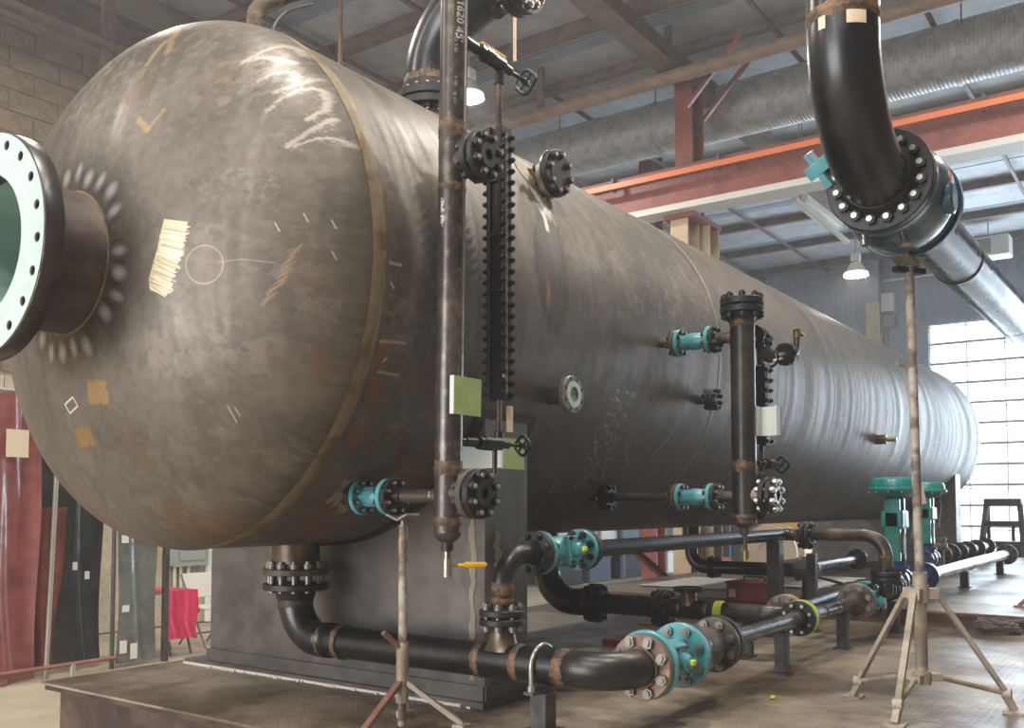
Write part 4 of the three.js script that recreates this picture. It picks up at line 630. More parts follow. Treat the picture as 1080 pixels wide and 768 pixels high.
{ const t = thing('pipe_spool', 'short brown flanged pipe from the vessel to the lower teal check valve', 'pipe', [QX, 0.94, 1.1]); part(t, 'pipe', rod(at(QX, 1.022, 0.89), at(QX, 1.022, 1.35), 0.026, 20), M.pipeBrown); flange(t, at(QX, 1.022, 0.866), V(0, 0, -1), { ...F2, bolts: false, hub: 0.034, hubLen: 0.03 }); flange(t, at(QX, 1.022, 1.366), ZD, { ...F2, bolts: false, hub: 0.034, hubLen: 0.03, m: M.pipeBrown }); }
{
  const gx = 2.78, gz = QZ, t = levelGauge('short black bolted level gauge beside the middle standpipe', gx, gz, 1.33, 1.83, 0.062, 0.09, 0.08);
  part(t, 'gauge_tube', rod(at(gx, 1.83, gz), at(gx, 1.96, gz), 0.02, 12), M.pipeBrown); part(t, 'gauge_tube', rod(at(gx, 1.06, gz), at(gx, 1.34, gz), 0.014, 12), M.pipeBrown);
  part(t, 'valve_body', merge([rod(at(QX + 0.06, 1.975, gz), at(gx + 0.05, 1.975, gz), 0.03, 14), rod(at(gx - 0.04, 1.93, gz), at(gx - 0.04, 2.03, gz), 0.045, 14), rod(at(gx + 0.02, 1.96, gz), at(gx + 0.14, 1.9, gz), 0.045, 8)]), M.blackGloss);
  for (const [x, y, d] of [[gx - 0.06, 2.0, XD], [gx + 0.03, 1.99, V(1, -0.3, 0)]]) flange(t, at(x, y, gz), d, { od: 0.12, thick: 0.022, n: 8, bd: 0.016, bm: M.boltDark, joint: 0.045 });
  part(t, 'stem_wheel', sweep(Array.from({ length: 17 }, (_, k) => at(gx + 0.16, 1.89 + Math.sin(k / 16 * 6.283) * 0.055, gz + Math.cos(k / 16 * 6.283) * 0.055)), 0.008, 8, false), M.black);
  needleValve(t, at(QX + 0.22, 1.225, gz), V(1, 0, 0.15), 0.3, 0.045, 1.0);
  part(t, 'vent_pipe', rod(at(gx + 0.15, 1.885, gz), at(gx + 0.42, 1.94, gz), 0.026, 16), M.pipeBrown); flange(t, at(gx + 0.46, 1.955, gz), V(1, 0.15, 0), { od: 0.15, thick: 0.026, n: 8, bd: 0.017, bm: M.boltDark, joint: 0.055 });
  part(t, 'vent_elbow', sweep(fillet([at(gx + 0.47, 1.957, gz), at(gx + 0.66, 1.985, gz), at(gx + 0.67, 2.09, gz)], 0.05), 0.02, 14), M.pipe); part(t, 'vent_cock', merge([rod(at(gx + 0.67, 2.09, gz), at(gx + 0.67, 2.15, gz), 0.026, 8), bar(at(gx + 0.62, 2.15, gz), at(gx + 0.8, 2.13, gz), 0.025, 0.015)]), M.brass);
}
{ const p = []; for (let k = 0; k <= 14; k++) { const f = k / 14; p.push(at(QX + 0.05 + 0.03 * Math.sin(f * 9), 1.16 - f * 0.26, QZ + 0.07 + f * -0.02 + 0.02 * Math.cos(f * 7))); } single('rag', sweep(p, p.map((_, k) => 0.02 + 0.018 * Math.sin(k / 14 * 3.1)), 10), M.cloth, 'dark purple rag tucked on the middle standpipe branch', 'rag'); }
// ---- line A: bottom outlet spool, tee riser and the big lower valve
const AX0 = 0.682, AY = 0.277, AZ = 1.95;
{
  const t = thing('pipe_spool', 'large black bottom outlet pipe running from under the vessel past the saddle', 'pipe', [AX0, 0, 0.9]), r = 0.081;
  flange(t, at(AX0, 0.56, 0), UP, { ...F6, od: 0.344, n: 12, hub: 0.11, hubLen: 0.06, hubEnd: 0.092, bolts: false, m: M.flange });
  part(t, 'elbow', sweep(fillet([at(AX0, 0.48, 0), at(AX0, AY, 0), at(AX0, AY, 0.28)], 0.2), 0.09, 28), M.pipeBlack); part(t, 'pipe', rod(at(AX0, AY, 0.26), at(AX0, AY, 1.72), r, 32), M.pipeBlack);
  part(t, 'elbow', sweep(fillet([at(AX0, AY, 1.7), at(AX0, AY, AZ), at(0.87, AY, AZ)], 0.175), r, 28), M.pipe);
  weld(t, at(AX0, 0.47, 0), UP, 0.091, 0.04, M.pipeBrown); for (const z of [0.24, 0.36]) weld(t, at(AX0, AY, z), ZD, r + 0.006, z > 0.3 ? 0.02 : 0.03); for (const z of [1.26, 1.47, 1.7]) weld(t, at(AX0, AY, z), ZD, r, z > 1.6 ? 0.03 : 0.022);
  part(t, 'tee_outlet', lathe([[0.085, 0.0], [0.066, 0.03], [0.054, 0.08], [0.05, 0.12]], 28).translate(AX0, AY + 0.05, 1.367), M.pipeBrown); flange(t, at(AX0, 0.468, 1.367), UP, { ...F3, hub: 0.052, hubLen: 0.02, bolts: false });
  flange(t, at(0.925, AY, AZ), XD, { ...F6, m: M.flangeGold, bm: M.bolt, hub: 0.09, hubLen: 0.02, joint: 0.075 });
}
{
  const t = thing('pipe_clamp', 'bright U-bolt clamp holding the outlet pipe to its post', 'clamp', [AX0, 0.2, 1.58]), pts = [];
  for (let k = 0; k <= 16; k++) { const a = Math.PI * k / 16; pts.push(at(AX0 - Math.cos(a) * 0.091, AY + Math.sin(a) * 0.091, 1.585)); } pts.unshift(at(AX0 - 0.091, AY - 0.1, 1.585)); pts.push(at(AX0 + 0.091, AY - 0.1, 1.585));
  part(t, 'u_bolt', sweep(pts, 0.011, 10), M.boltBright); part(t, 'clamp_plate', box(AX0 - 0.115, AX0 + 0.115, AY - 0.11, AY - 0.098, 1.56, 1.61), M.steelPost); for (const s of [-1, 1]) part(t, 'nut', rod(at(AX0 + s * 0.091, AY - 0.098, 1.585), at(AX0 + s * 0.091, AY - 0.075, 1.585), 0.018, 6), M.boltBright);
}
function post(label, x, z, top, w = 0.085, base = 0) { const t = thing('support_post', label, 'post', [x, base, z]); part(t, 'tube', box(x - w / 2, x + w / 2, base + 0.01, top, z - w / 2, z + w / 2, 0.006), M.steelPost); part(t, 'foot_plate', box(x - w * 0.75, x + w * 0.75, base, base + 0.01, z - w * 0.75, z + w * 0.75), M.steelPost); return t; }
post('square steel post under the clamped outlet pipe', AX0, 1.585, AY - 0.111);
{
  const t = thing('pipe_spool', 'curved riser pipe with rusty welds rising from the outlet pipe tee', 'pipe', [AX0, 0.47, 1.367]), r = 0.048, Y = 0.748;
  flange(t, at(AX0, 0.478, 1.367), V(0, -1, 0), { ...F3, hub: 0.054, hubLen: 0.02, joint: 0.07, bm: M.bolt }); part(t, 'pipe', sweep(fillet([at(AX0, 0.5, 1.367), at(AX0, Y, 1.367), at(0.93, Y, 1.367)], 0.15), r, 28), M.pipe);
  weld(t, at(AX0, 0.545, 1.367), UP, r, 0.018); weld(t, at(AX0, 0.6, 1.367), UP, r, 0.03); flange(t, at(0.955, Y, 1.367), XD, { ...F3, hub: 0.054, hubLen: 0.03, bolts: false });
}
const UY = 0.748, UZ = 1.367;
valve('teal flanged valve on the riser, nearest the saddle, with a yellow cap', at(0.962, UY, UZ), XD, 0.4, F3, M.teal, { bonnet: V(-0.1, 0.1, 1), bs: 0.068, body: 0.075, neck: 0.052, tag: true, bm: M.boltDark });
{
  const t = thing('pipe_spool', 'long dark upper pipe running under the vessel from the riser valve', 'pipe', [2.7, 0.7, UZ]), r = 0.0445;
  flange(t, at(1.37, UY, UZ), V(-1, 0, 0), { ...F3, hub: 0.05, hubLen: 0.02, bolts: false }); part(t, 'pipe', sweep(fillet([at(1.4, UY, UZ), at(4.3, UY, UZ), at(4.3, UY, 1.5)], 0.05), r, 24), M.pipeBlack);
  flange(t, at(4.3, UY, 1.545), ZD, { ...F3, hub: 0.05, hubLen: 0.02, joint: 0.07, bm: M.boltDark }); weld(t, at(4.3, UY, 1.475), ZD, r, 0.02);
}
{
  const t = thing('pipe_spool', 'brown pipe bending down from the upper pipe to the control valves', 'pipe', [4.3, 0.4, 1.9]), r = 0.0475;
  flange(t, at(4.3, UY, 1.555), V(0, 0, -1), { ...F3, hub: 0.052, hubLen: 0.02, bolts: false }); part(t, 'pipe', sweep(fillet([at(4.3, UY + 0.01, 1.58), at(4.3, UY + 0.01, 2.11), at(4.3, 0.5, 2.11)], 0.15), r, 24), M.pipeBrown); weld(t, at(4.3, 0.6, 2.11), UP, r, 0.02);
  flange(t, at(4.3, 0.47, 2.11), V(0, -1, 0), { ...F3, hub: 0.052, hubLen: 0.03, joint: 0.07, bm: M.boltDark });
}
{ const t = thing('pipe_spool', 'black flanged block of fittings below the bent brown pipe', 'pipe', [4.5, 0.2, 2.05]); flange(t, at(4.3, 0.462, 2.11), UP, { ...F3, bolts: false }); part(t, 'pipe', sweep(fillet([at(4.3, 0.45, 2.11), at(4.3, 0.345, 2.11), at(4.75, 0.345, 2.0), at(5.1, 0.33, 1.95)], 0.06), 0.05, 20), M.pipeBlack); for (const x of [4.75, 4.86, 4.98, 5.06]) flange(t, at(x, 0.335, 1.975), XD, { ...F3, od: 0.2, joint: 0.05, bm: M.boltDark, bolts: x !== 4.86 }); }
valve('teal valve on the large lower pipe with rusty flange and yellow cap', at(0.935, AY + 0.004, AZ), XD, 0.36, { ...F6, od: 0.3 }, M.teal, { bonnet: V(-0.3, 0.05, 1), bs: 0.075, body: 0.09, neck: 0.078, tag: true, bm: M.bolt });
{
  const t = thing('flanged_valve', 'olive grey flanged check valve body next to the large teal valve', 'valve', [1.4, 0.13, AZ]);
  flange(t, at(1.301, AY + 0.006, AZ), V(-1, 0, 0), { ...F6, m: M.flangeGrey, bolts: false }); part(t, 'body', orient(lathe([[0.085, 0.0], [0.092, 0.06], [0.108, 0.14], [0.1, 0.24], [0.08, 0.32], [0.075, 0.35]], 32, 1.0), at(1.315, AY + 0.006, AZ), XD), M.flangeGrey); flange(t, at(1.685, AY + 0.006, AZ), XD, { ...F6, od: 0.27, m: M.flangeGrey, hub: 0.09, hubLen: 0.02, joint: 0.075, bm: M.bolt });
}
const LY = 0.29;
{
  const t = thing('pipe_spool', 'shiny dark lower pipe between the olive valve and the lime taped joint', 'pipe', [2.3, 0.2, AZ]), r = 0.0445;
  flange(t, at(1.695, LY, AZ), V(-1, 0, 0), { ...F6, od: 0.27, bolts: false, m: M.flange }); part(t, 'reducer', orient(lathe([[0.085, 0], [0.08, 0.02], [0.055, 0.1], [r + 0.002, 0.13]], 28), at(1.715, LY, AZ), XD), M.flangeGrey); part(t, 'pipe', rod(at(1.82, LY, AZ), at(2.9, LY, AZ), r, 24), M.pipeBright); weld(t, at(1.87, LY, AZ), XD, r, 0.02, M.flangeGrey);
  flange(t, at(2.93, LY, AZ), XD, { ...F3, hub: 0.056, hubLen: 0.03, joint: 0.1 }); weld(t, at(2.82, LY, AZ), XD, r, 0.018);
}
{
  const t = thing('pipe_spool', 'shiny lower pipe between the lime taped joint and the far teal valve', 'pipe', [3.5, 0.2, AZ]), r = 0.0445;
  part(t, 'gasket_tape', orient(lathe([[0.09, 0], [0.109, 0], [0.109, 0.038], [0.09, 0.038]], 32), at(2.932, LY, AZ), XD), M.lime, 'lime yellow tape round the joint'); flange(t, at(2.973, LY, AZ), V(-1, 0, 0), { ...F3, hub: 0.056, hubLen: 0.03, bolts: false });
  part(t, 'pipe', rod(at(3.0, LY, AZ), at(3.98, LY, AZ), r, 24), M.pipeBright); for (const x of [3.35, 3.7]) weld(t, at(x, LY, AZ), XD, r, 0.02, M.pipeBrown); part(t, 'reducer', orient(lathe([[r, 0], [0.06, 0.05], [0.085, 0.12], [0.09, 0.14]], 28), at(3.96, LY, AZ), XD), M.pipeBrown); flange(t, at(4.13, LY, AZ), XD, { ...F6, od: 0.26, m: M.flangeGold, bm: M.bolt });
}
valve('far teal valve on the lower pipe with a rusty flange', at(4.14, LY, AZ), XD, 0.24, { ...F6, od: 0.26 }, M.teal, { bonnet: V(-0.15, 0, 1), bs: 0.075, body: 0.1, neck: 0.08, bm: M.boltDark });
{ const t = thing('pipe_spool', 'black flanges joining the far teal valve to the control valve', 'pipe', [4.7, 0.2, AZ]); flange(t, at(4.39, LY, AZ), V(-1, 0, 0), { ...F6, od: 0.26, bolts: false }); part(t, 'pipe', rod(at(4.41, LY, AZ), at(4.7, LY, AZ), 0.06, 24), M.pipe); }
post('square post under the lower pipe before the lime taped joint', 2.62, AZ, LY - 0.046, 0.07); post('square post under the lower pipe before the far teal valve', 3.8, AZ, LY - 0.046, 0.07); post('tall square post under the upper pipe', 4.12, UZ, UY - 0.046, 0.1); post('dark slim post by the black elbow line', 4.55, 1.5, 0.6, 0.07); post('dark post under the control valve flanges', 4.86, 2.02, 0.235, 0.08);
// ---- line B: black pipe from the second bottom nozzle
const BX = 3.111, BY = 0.275;
{
  const t = thing('pipe_spool', 'matte black elbow dropping from the vessel bottom to a flange', 'pipe', [BX, 0.2, 0.2]); part(t, 'elbow', sweep(fillet([at(BX, 0.66, 0), at(BX, BY, 0), at(BX, BY, 0.36)], 0.23), 0.096, 26), M.pipeBlack); flange(t, at(BX, BY, 0.41), ZD, { ...F6, od: 0.275, hub: 0.097, hubLen: 0.04, joint: 0.075, bm: M.boltDark });
}
{
  const t = thing('pipe_spool', 'straight black flanged pipe crossing under the vessel', 'pipe', [BX, 0.2, 0.68]); flange(t, at(BX, BY, 0.42), V(0, 0, -1), { ...F6, od: 0.275, bolts: false, hub: 0.09, hubLen: 0.03 }); part(t, 'pipe', rod(at(BX, BY, 0.44), at(BX, BY, 0.93), 0.07, 24), M.pipeBlack); flange(t, at(BX, BY, 0.945), ZD, { ...F6, od: 0.25, joint: 0.075, bm: M.boltDark });
}
{
  const t = thing('pipe_spool', 'dark pipe tee with an upturned blank flange and lime tape', 'pipe', [BX, 0.2, 1.35]); flange(t, at(BX, BY, 0.955), V(0, 0, -1), { ...F6, od: 0.25, bolts: false, hub: 0.08, hubLen: 0.03 });
  part(t, 'pipe', rod(at(BX, BY, 0.98), at(BX, BY, 1.66), 0.064, 26), M.pipe); part(t, 'tee_outlet', lathe([[0.075, 0], [0.056, 0.04], [0.05, 0.1]], 24).translate(BX, BY + 0.03, 1.135), M.pipeBrown); flange(t, at(BX, 0.425, 1.135), UP, { ...F3, od: 0.2, bolts: false, m: M.flange }); weld(t, at(BX, BY, 1.08), ZD, 0.064, 0.015, M.pipeBrown); weld(t, at(BX, BY, 1.27), ZD, 0.064, 0.02, M.pipeBrown);
  part(t, 'tape_wrap', orient(lathe([[0.06, 0], [0.07, 0.005], [0.072, 0.05], [0.066, 0.06], [0.06, 0.06]], 20), at(BX, BY, 1.33), ZD), M.lime, 'lime yellow tape wrapped round the pipe');
  part(t, 'elbow', sweep(fillet([at(BX, BY, 1.64), at(BX, BY, 1.75), at(BX + 0.12, BY, 1.75)], 0.09), 0.064, 22), M.pipe); flange(t, at(BX + 0.13, BY, 1.75), XD, { ...F6, od: 0.25, m: M.flangeGold, joint: 0.075, bm: M.bolt }); 
}
{ const t = thing('pipe_spool', 'brown flanged pipe behind the lime taped joint', 'pipe', [BX + 0.5, 0.2, 1.74]); flange(t, at(BX + 0.145, BY, 1.75), V(-1, 0, 0), { ...F6, od: 0.25, m: M.flangeGold, bolts: false }); part(t, 'pipe', rod(at(BX + 0.16, BY, 1.75), at(4.62, BY + 0.02, 1.72), 0.05, 22), M.pipeBlack); }
post('black post with spread foot under the pipe tee', BX, 1.55, BY - 0.065, 0.06);
// ---- line C: third bottom nozzle
{
  const t = thing('pipe_spool', 'far black elbow and pipe dropping from the third bottom nozzle', 'pipe', [5.605, 0.3, 0.5]); part(t, 'pipe', sweep(fillet([at(5.605, 0.66, 0), at(5.605, 0.39, 0), at(5.605, 0.39, 1.0)], 0.15), 0.062, 24), M.pipeBlack); flange(t, at(5.605, 0.39, 0.23), ZD, { ...F3, joint: 0.06, bm: M.boltDark }); 
}
{
  const t = thing('pipe_spool', 'dark round-ended elbow fitting on the far black pipe', 'pipe', [5.6, 0.3, 1.1]); flange(t, at(5.605, 0.4, 1.02), V(0, 0, -1), { ...F3, bolts: false, m: M.flangeGrey }); part(t, 'elbow', orient(lathe([[0, 0.2], [0.05, 0.19], [0.085, 0.14], [0.092, 0.08], [0.085, 0.0]], 24, 1.2), at(5.605, 0.4, 1.03), ZD), M.flangeGrey); part(t, 'pipe', rod(at(5.65, 0.42, 1.08), at(7.2, 0.42, 1.1), 0.045, 18), M.pipeBright); flange(t, at(7.2, 0.42, 1.1), XD, { ...F3, bm: M.boltDark });
}
post('tall dark post standing on the rear deck behind the pipes', 5.9, 1.02, 0.36, 0.09, 0.114);
// ---- control valves
function controlValve(label, x, z, y0, y1, s) {
  const t = thing('control_valve', label, 'valve', [x, y0 - 0.12, z]), h = y1 - y0;
  part(t, 'body', orient(lathe([[0.05, -0.16], [0.06, -0.1], [0.1, -0.05], [0.1, 0.05], [0.06, 0.1], [0.05, 0.16]], 24, 1), at(x, y0, z), XD), M.blue, 'blue valve body'); for (const k of [-1, 1]) flange(t, at(x + k * 0.17, y0, z), V(k, 0, 0), { ...F3, od: 0.2, m: M.blue, bm: M.boltDark });
  part(t, 'bonnet', merge([rod(at(x, y0 + 0.06, z), at(x, y0 + 0.16, z), 0.075, 20), rod(at(x, y0 + 0.1, z), at(x, y0 + 0.13, z), 0.1, 20)]), M.blue);
  const yk = (sx) => box(x + sx * 0.075 * s - 0.035 * s, x + sx * 0.075 * s + 0.035 * s, y0 + 0.16, y1 - 0.1 * s, z - 0.06 * s, z + 0.06 * s, 0.015); part(t, 'yoke', merge([yk(-1), yk(1)]), M.green); part(t, 'yoke_housing', box(x - 0.11 * s, x + 0.11 * s, y0 + h * 0.55, y1 - 0.2 * s, z - 0.085 * s, z + 0.085 * s, 0.02), M.green);
  part(t, 'stem', rod(at(x, y0 + 0.1, z), at(x, y1 - 0.1, z), 0.02, 12), M.boltBright); part(t, 'travel_plate', box(x - 0.03, x + 0.03, y0 + h * 0.3, y0 + h * 0.5, z + 0.06 * s, z + 0.075 * s), M.plateSteel);
  const c = part(t, 'diaphragm_case', lathe([[0, -0.1], [0.1, -0.1], [0.15, -0.07], [0.18, -0.045], [0.205, -0.04], [0.208, -0.03], [0.205, -0.02], [0.19, -0.015], [0.185, 0.03], [0.17, 0.055], [0.12, 0.066], [0.06, 0.068], [0, 0.068]].map(([r, y]) => [r * s, y * s]), 40, 0.7).translate(x, y1, z), M.green);
  for (let k = 0; k < 12; k++) { const a = k / 12 * 6.283; mesh('bolt', rod(at(x + Math.cos(a) * 0.196 * s, y1 - 0.06 * s, z + Math.sin(a) * 0.196 * s), at(x + Math.cos(a) * 0.196 * s, y1 - 0.005 * s, z + Math.sin(a) * 0.196 * s), 0.008, 6), M.boltBright, c); }
  part(t, 'tube', sweep(fillet([at(x + 0.1 * s, y1 - 0.06, z + 0.12 * s), at(x + 0.14 * s, y1 - 0.2, z + 0.12 * s), at(x + 0.11 * s, y0 + h * 0.45, z + 0.1 * s)], 0.03), 0.007, 8), M.galvRod);
  return t;
}
{ const t = controlValve('green diaphragm control valve with hanging tag behind the far tripod pole', 5.24, 1.95, 0.36, 1.13, 1); part(t, 'paper_tag', bar(at(5.1, 1.12, 2.17), at(5.12, 0.98, 2.19), 0.002, 0.07).translate(0, 0, 0), M.tag, 'cream paper tag'); }
controlValve('second green control valve standing behind the tagged one', 8.0, 1.6, 0.4, 1.15, 1);
// ---- shiny line on the rear deck
{
  const t = thing('pipe_spool', 'shiny long pipe on the rear deck ending in an open flange', 'pipe', [8.6, 0.2, AZ]), y = 0.34, r = 0.06; flange(t, at(6.25, y, AZ), V(-1, 0, 0), { ...F3, od: 0.25, m: M.blue, bm: M.boltDark, hub: 0.068, hubLen: 0.03 });
  part(t, 'pipe', rod(at(6.28, y, AZ), at(10.75, y, AZ), r, 24), M.pipeBright); weld(t, at(8.3, y, AZ), XD, r, 0.02, M.pipeBrown); flange(t, at(10.85, y, AZ), XD, { ...F3, od: 0.26, m: M.flangeGrey, bm: M.boltDark, hub: 0.065, hubLen: 0.04 });
}
{ const t = thing('pipe_spool', 'blue painted fitting between control valve and shiny rear pipe', 'pipe', [5.8, 0.2, AZ]); part(t, 'pipe', rod(at(5.43, 0.36, AZ), at(6.24, 0.34, AZ), 0.06, 22), M.blue); flange(t, at(6.24, 0.34, AZ), XD, { ...F3, od: 0.25, m: M.blue, bolts: false }); }
post('square post under the shiny rear pipe', 8.05, AZ, 0.28, 0.08, 0.114); post('square post near the open end of the shiny rear pipe', 10.3, AZ, 0.28, 0.08, 0.114);
{
  const t = thing('pipe_spool', 'row of flanged fittings on the rear deck behind the shiny pipe', 'pipe', [10, 0.114, 1.25]), y = 0.36; part(t, 'pipe', rod(at(8.85, y, 1.4), at(13.2, y, 1.4), 0.065, 22), M.pipeBrown);
  for (const x of [9.7, 10.2, 10.7, 11.3, 12.0, 12.8]) flange(t, at(x, y, 1.4), XD, { ...F3, od: 0.25, bm: M.boltDark, m: x > 10 ? M.flange : M.flangeGrey }); part(t, 'body', rod(at(9.2, y - 0.1, 1.4), at(9.2, 0.5, 1.4), 0.13, 26), M.flangeGold); flange(t, at(9.2, 0.52, 1.4), UP, { od: 0.34, thick: 0.04, m: M.flangeGold, n: 10, bm: M.bolt, bd: 0.026 }); part(t, 'lifting_eye', rod(at(9.2, 0.52, 1.4), at(9.2, 0.62, 1.4), 0.025, 10), M.bolt); for (const x of [9.45, 10.9, 12.4]) part(t, 'leg', box(x - 0.04, x + 0.04, 0.114, y - 0.06, 1.36, 1.44), M.steelPost);
}
// ---- top outlet line over the vessel
{
  const t = thing('pipe_spool', 'big glossy black elbow on top of the vessel behind the near standpipe', 'pipe', [1.774, 3.54, 0.3]), r = 0.178; flange(t, at(1.774, 3.54, 0), V(0, -1, 0), { od: 0.46, thick: 0.05, hub: 0.19, hubLen: 0.06, n: 16, bolts: false });
  part(t, 'elbow', sweep(fillet([at(1.774, 3.58, 0), at(1.774, 4.17, 0), at(1.774, 4.17, 0.62)], 0.5), r, 36), M.pipeBlack); weld(t, at(1.774, 3.66, 0), UP, r, 0.05); part(t, 'branch', rod(at(1.774, 4.17, 0.4), at(1.774, 4.0, 0.55), 0.06, 16), M.pipeBlack);
  flange(t, at(1.774, 4.17, 0.68), ZD, { od: 0.46, thick: 0.05, hub: 0.185, hubLen: 0.03, n: 16, bm: M.bolt, joint: 0.1, bd: 0.03 }); flange(t, at(1.774, 4.17, 0.74), ZD, { od: 0.46, thick: 0.05, bolts: false, name: 'blind_flange' });
}
// ---- big line on the tripod stand
const GX = 0.9, GZ = 2.85, GY = 2.37;
{
  const t = thing('pipe_spool', 'large black elbow pipe coming down to a bolted flange on the tripod stand', 'pipe', [GX, 2.2, GZ]), r = 0.1365; part(t, 'elbow', sweep(fillet([at(GX, 4.6, GZ), at(GX, GY, GZ), at(1.36, GY, GZ)], 0.42), r, 40), M.pipeBlack); weld(t, at(GX, 2.86, GZ), UP, r, 0.03, M.weld); weld(t, at(GX, 3.16, GZ), UP, r, 0.22, M.weld);
  for (const [a, l] of [[-1.98, 0.22], [-1.2, 0.55]]) { const q = new THREE.LatheGeometry([[r + 0.001, -0.03], [r + 0.003, -0.03], [r + 0.003, 0.02], [r + 0.001, 0.02]].map(([x, y]) => new THREE.Vector2(x, y)), 10, a, l); part(t, 'tape_patch', q.translate(GX, 2.815, GZ), M.tag, 'torn masking tape'); }
  flange(t, at(1.43, GY, GZ), XD, { od: 0.445, thick: 0.048, hub: 0.16, hubLen: 0.06, hubEnd: 0.14, n: 16, joint: 0.1, bd: 0.025, m: M.flange });
}
{
  const t = thing('flanged_valve', 'large glossy dark teal check valve held up by the tripod stand', 'valve', [1.65, GY - 0.22, GZ]); flange(t, at(1.435, GY, GZ), V(-1, 0, 0), { od: 0.445, thick: 0.045, bolts: false, m: M.tealDark });
  part(t, 'body', orient(lathe([[0.21, 0.04], [0.2, 0.06], [0.218, 0.12], [0.235, 0.2], [0.24, 0.3], [0.225, 0.37], [0.23, 0.4]], 44, 1), at(1.435, GY, GZ), XD), M.tealDark); flange(t, at(1.895, GY, GZ), XD, { od: 0.49, thick: 0.048, n: 16, bc: 0.39, joint: 0.1, bd: 0.022, m: M.tealDark });
  part(t, 'hinge_boss', orient(lathe([[0, 0], [0.07, 0], [0.07, 0.05], [0.06, 0.06], [0, 0.06]], 24), at(1.66, GY - 0.05, GZ + 0.19), ZD), M.tealDark); { const L = (x0, x1, y0, y1, z0, z1) => box(x0, x1, y0, y1, z0, z1, 0.004).rotateX(-0.5).rotateZ(0.5).translate(1.37, GY + 0.1, GZ - 0.25); part(t, 'lifting_lug', merge([L(-0.04, 0.04, -0.02, 0.08, -0.012, 0.012), L(-0.045, -0.03, -0.03, 0.03, -0.05, 0.05), L(0.03, 0.045, -0.03, 0.03, -0.05, 0.05), L(-0.045, 0.045, -0.1, -0.03, -0.015, 0.015)]), M.teal); part(t, 'lug_arm', rod(at(1.37, GY + 0.1, GZ - 0.24), at(1.56, GY + 0.08, GZ - 0.17), 0.025, 12), M.tealDark); }
  part(t, 'drain_plug', rod(at(1.6, GY - 0.19, GZ + 0.05), at(1.58, GY - 0.25, GZ + 0.06), 0.02, 8), M.machined); part(t, 'drain_plug', rod(at(1.46, GY - 0.2, GZ - 0.08), at(1.45, GY - 0.26, GZ - 0.08), 0.018, 8), M.machined);
}
{ const t = thing('pipe_spool', 'shiny large pipe running on from the raised teal check valve', 'pipe', [4, GY - 0.14, GZ]), r = 0.1365; flange(t, at(1.9, GY, GZ), V(-1, 0, 0), { od: 0.445, thick: 0.048, hub: 0.16, hubLen: 0.06, hubEnd: 0.138, bolts: false, m: M.flange }); part(t, 'pipe', rod(at(1.95, GY, GZ), at(9.2, GY + 0.03, GZ), r, 40), M.pipeSteel); weld(t, at(3.05, GY, GZ), XD, r, 0.02, M.pipe); weld(t, at(5.2, GY + 0.015, GZ), XD, r, 0.02, M.pipe); }
{ const t = thing('pipe_stand', 'steel post jack holding the far end of the large shiny pipe', 'stand', [8.6, 0.114, GZ]); part(t, 'post', box(8.55, 8.65, 0.125, GY - 0.132, GZ - 0.05, GZ + 0.05), M.steelPost); part(t, 'foot_plate', box(8.4, 8.8, 0.114, 0.125, GZ - 0.2, GZ + 0.2), M.steelPost); part(t, 'cradle', box(8.52, 8.68, GY - 0.132, GY - 0.112, GZ - 0.14, GZ + 0.14), M.steelPost); }
// ---- tripod stands
{
  const cx = 1.98, cz = 2.85, t = thing('tripod_stand', 'tall beige tripod stand propping up the large teal check valve', 'stand', [cx, 0, cz]), feet = [[2.174, 2.478], [1.651, 2.807], [2.257, 3.195]];
  part(t, 'outer_tube', merge([rod(at(cx, 0.16, cz), at(cx, 0.62, cz), 0.028, 20)]), M.stand); part(t, 'pole', rod(at(cx, 0.6, cz), at(1.9, 2.1, cz), 0.0205, 20), M.standPaint); part(t, 'coupling', rod(at(cx, 0.58, cz), at(cx, 0.66, cz), 0.033, 20), M.stand); part(t, 'lower_hub', merge([rod(at(cx, 0.14, cz), at(cx, 0.2, cz), 0.042, 12)]), M.stand); part(t, 'upper_hub', rod(at(cx, 0.52, cz), at(cx, 0.6, cz), 0.04, 12), M.stand);
  for (const [fx, fz] of feet) {
    const d = V(fx - cx, 0, fz - cz).normalize(), F = at(fx, 0, fz), hubU = at(cx, 0.56, cz).addScaledVector(d, 0.08), kn = at(fx, 0.09, fz).addScaledVector(d, -0.035);
    part(t, 'leg', bar(hubU, kn.clone(), 0.028, 0.02), M.stand); part(t, 'hub_lug', bar(at(cx, 0.56, cz), hubU, 0.05, 0.05), M.stand); part(t, 'hub_lug', bar(at(cx, 0.17, cz), at(cx, 0.17, cz).addScaledVector(d, 0.09), 0.045, 0.035), M.stand); part(t, 'strut', rod(at(cx, 0.17, cz).addScaledVector(d, 0.08), kn, 0.012, 10), M.stand); part(t, 'foot', merge([bar(kn.clone().addScaledVector(d, -0.01), F.clone().setY(0.012), 0.03, 0.03), rod(kn.clone().add(V(0, 0, -0.02)), kn.clone().add(V(0, 0, 0.02)), 0.025, 12), box(fx - 0.045, fx + 0.045, 0, 0.012, fz - 0.045, fz + 0.045)]), M.stand);
  }
  part(t, 'jack_handle', bar(at(1.83, 2.08, cz - 0.05), at(1.97, 2.08, cz + 0.05), 0.03, 0.025), M.boltDark); part(t, 'cradle', merge([bar(at(1.9, 2.1, cz), at(1.86, GY - 0.235, cz + 0.05), 0.09, 0.012), bar(at(1.9, 2.1, cz), at(1.78, GY - 0.235, cz - 0.02), 0.09, 0.012)]), M.plateSteel); part(t, 'side_pin', rod(at(1.93, 1.62, cz), at(1.88, 1.64, cz - 0.06), 0.008, 8), M.stand);
}
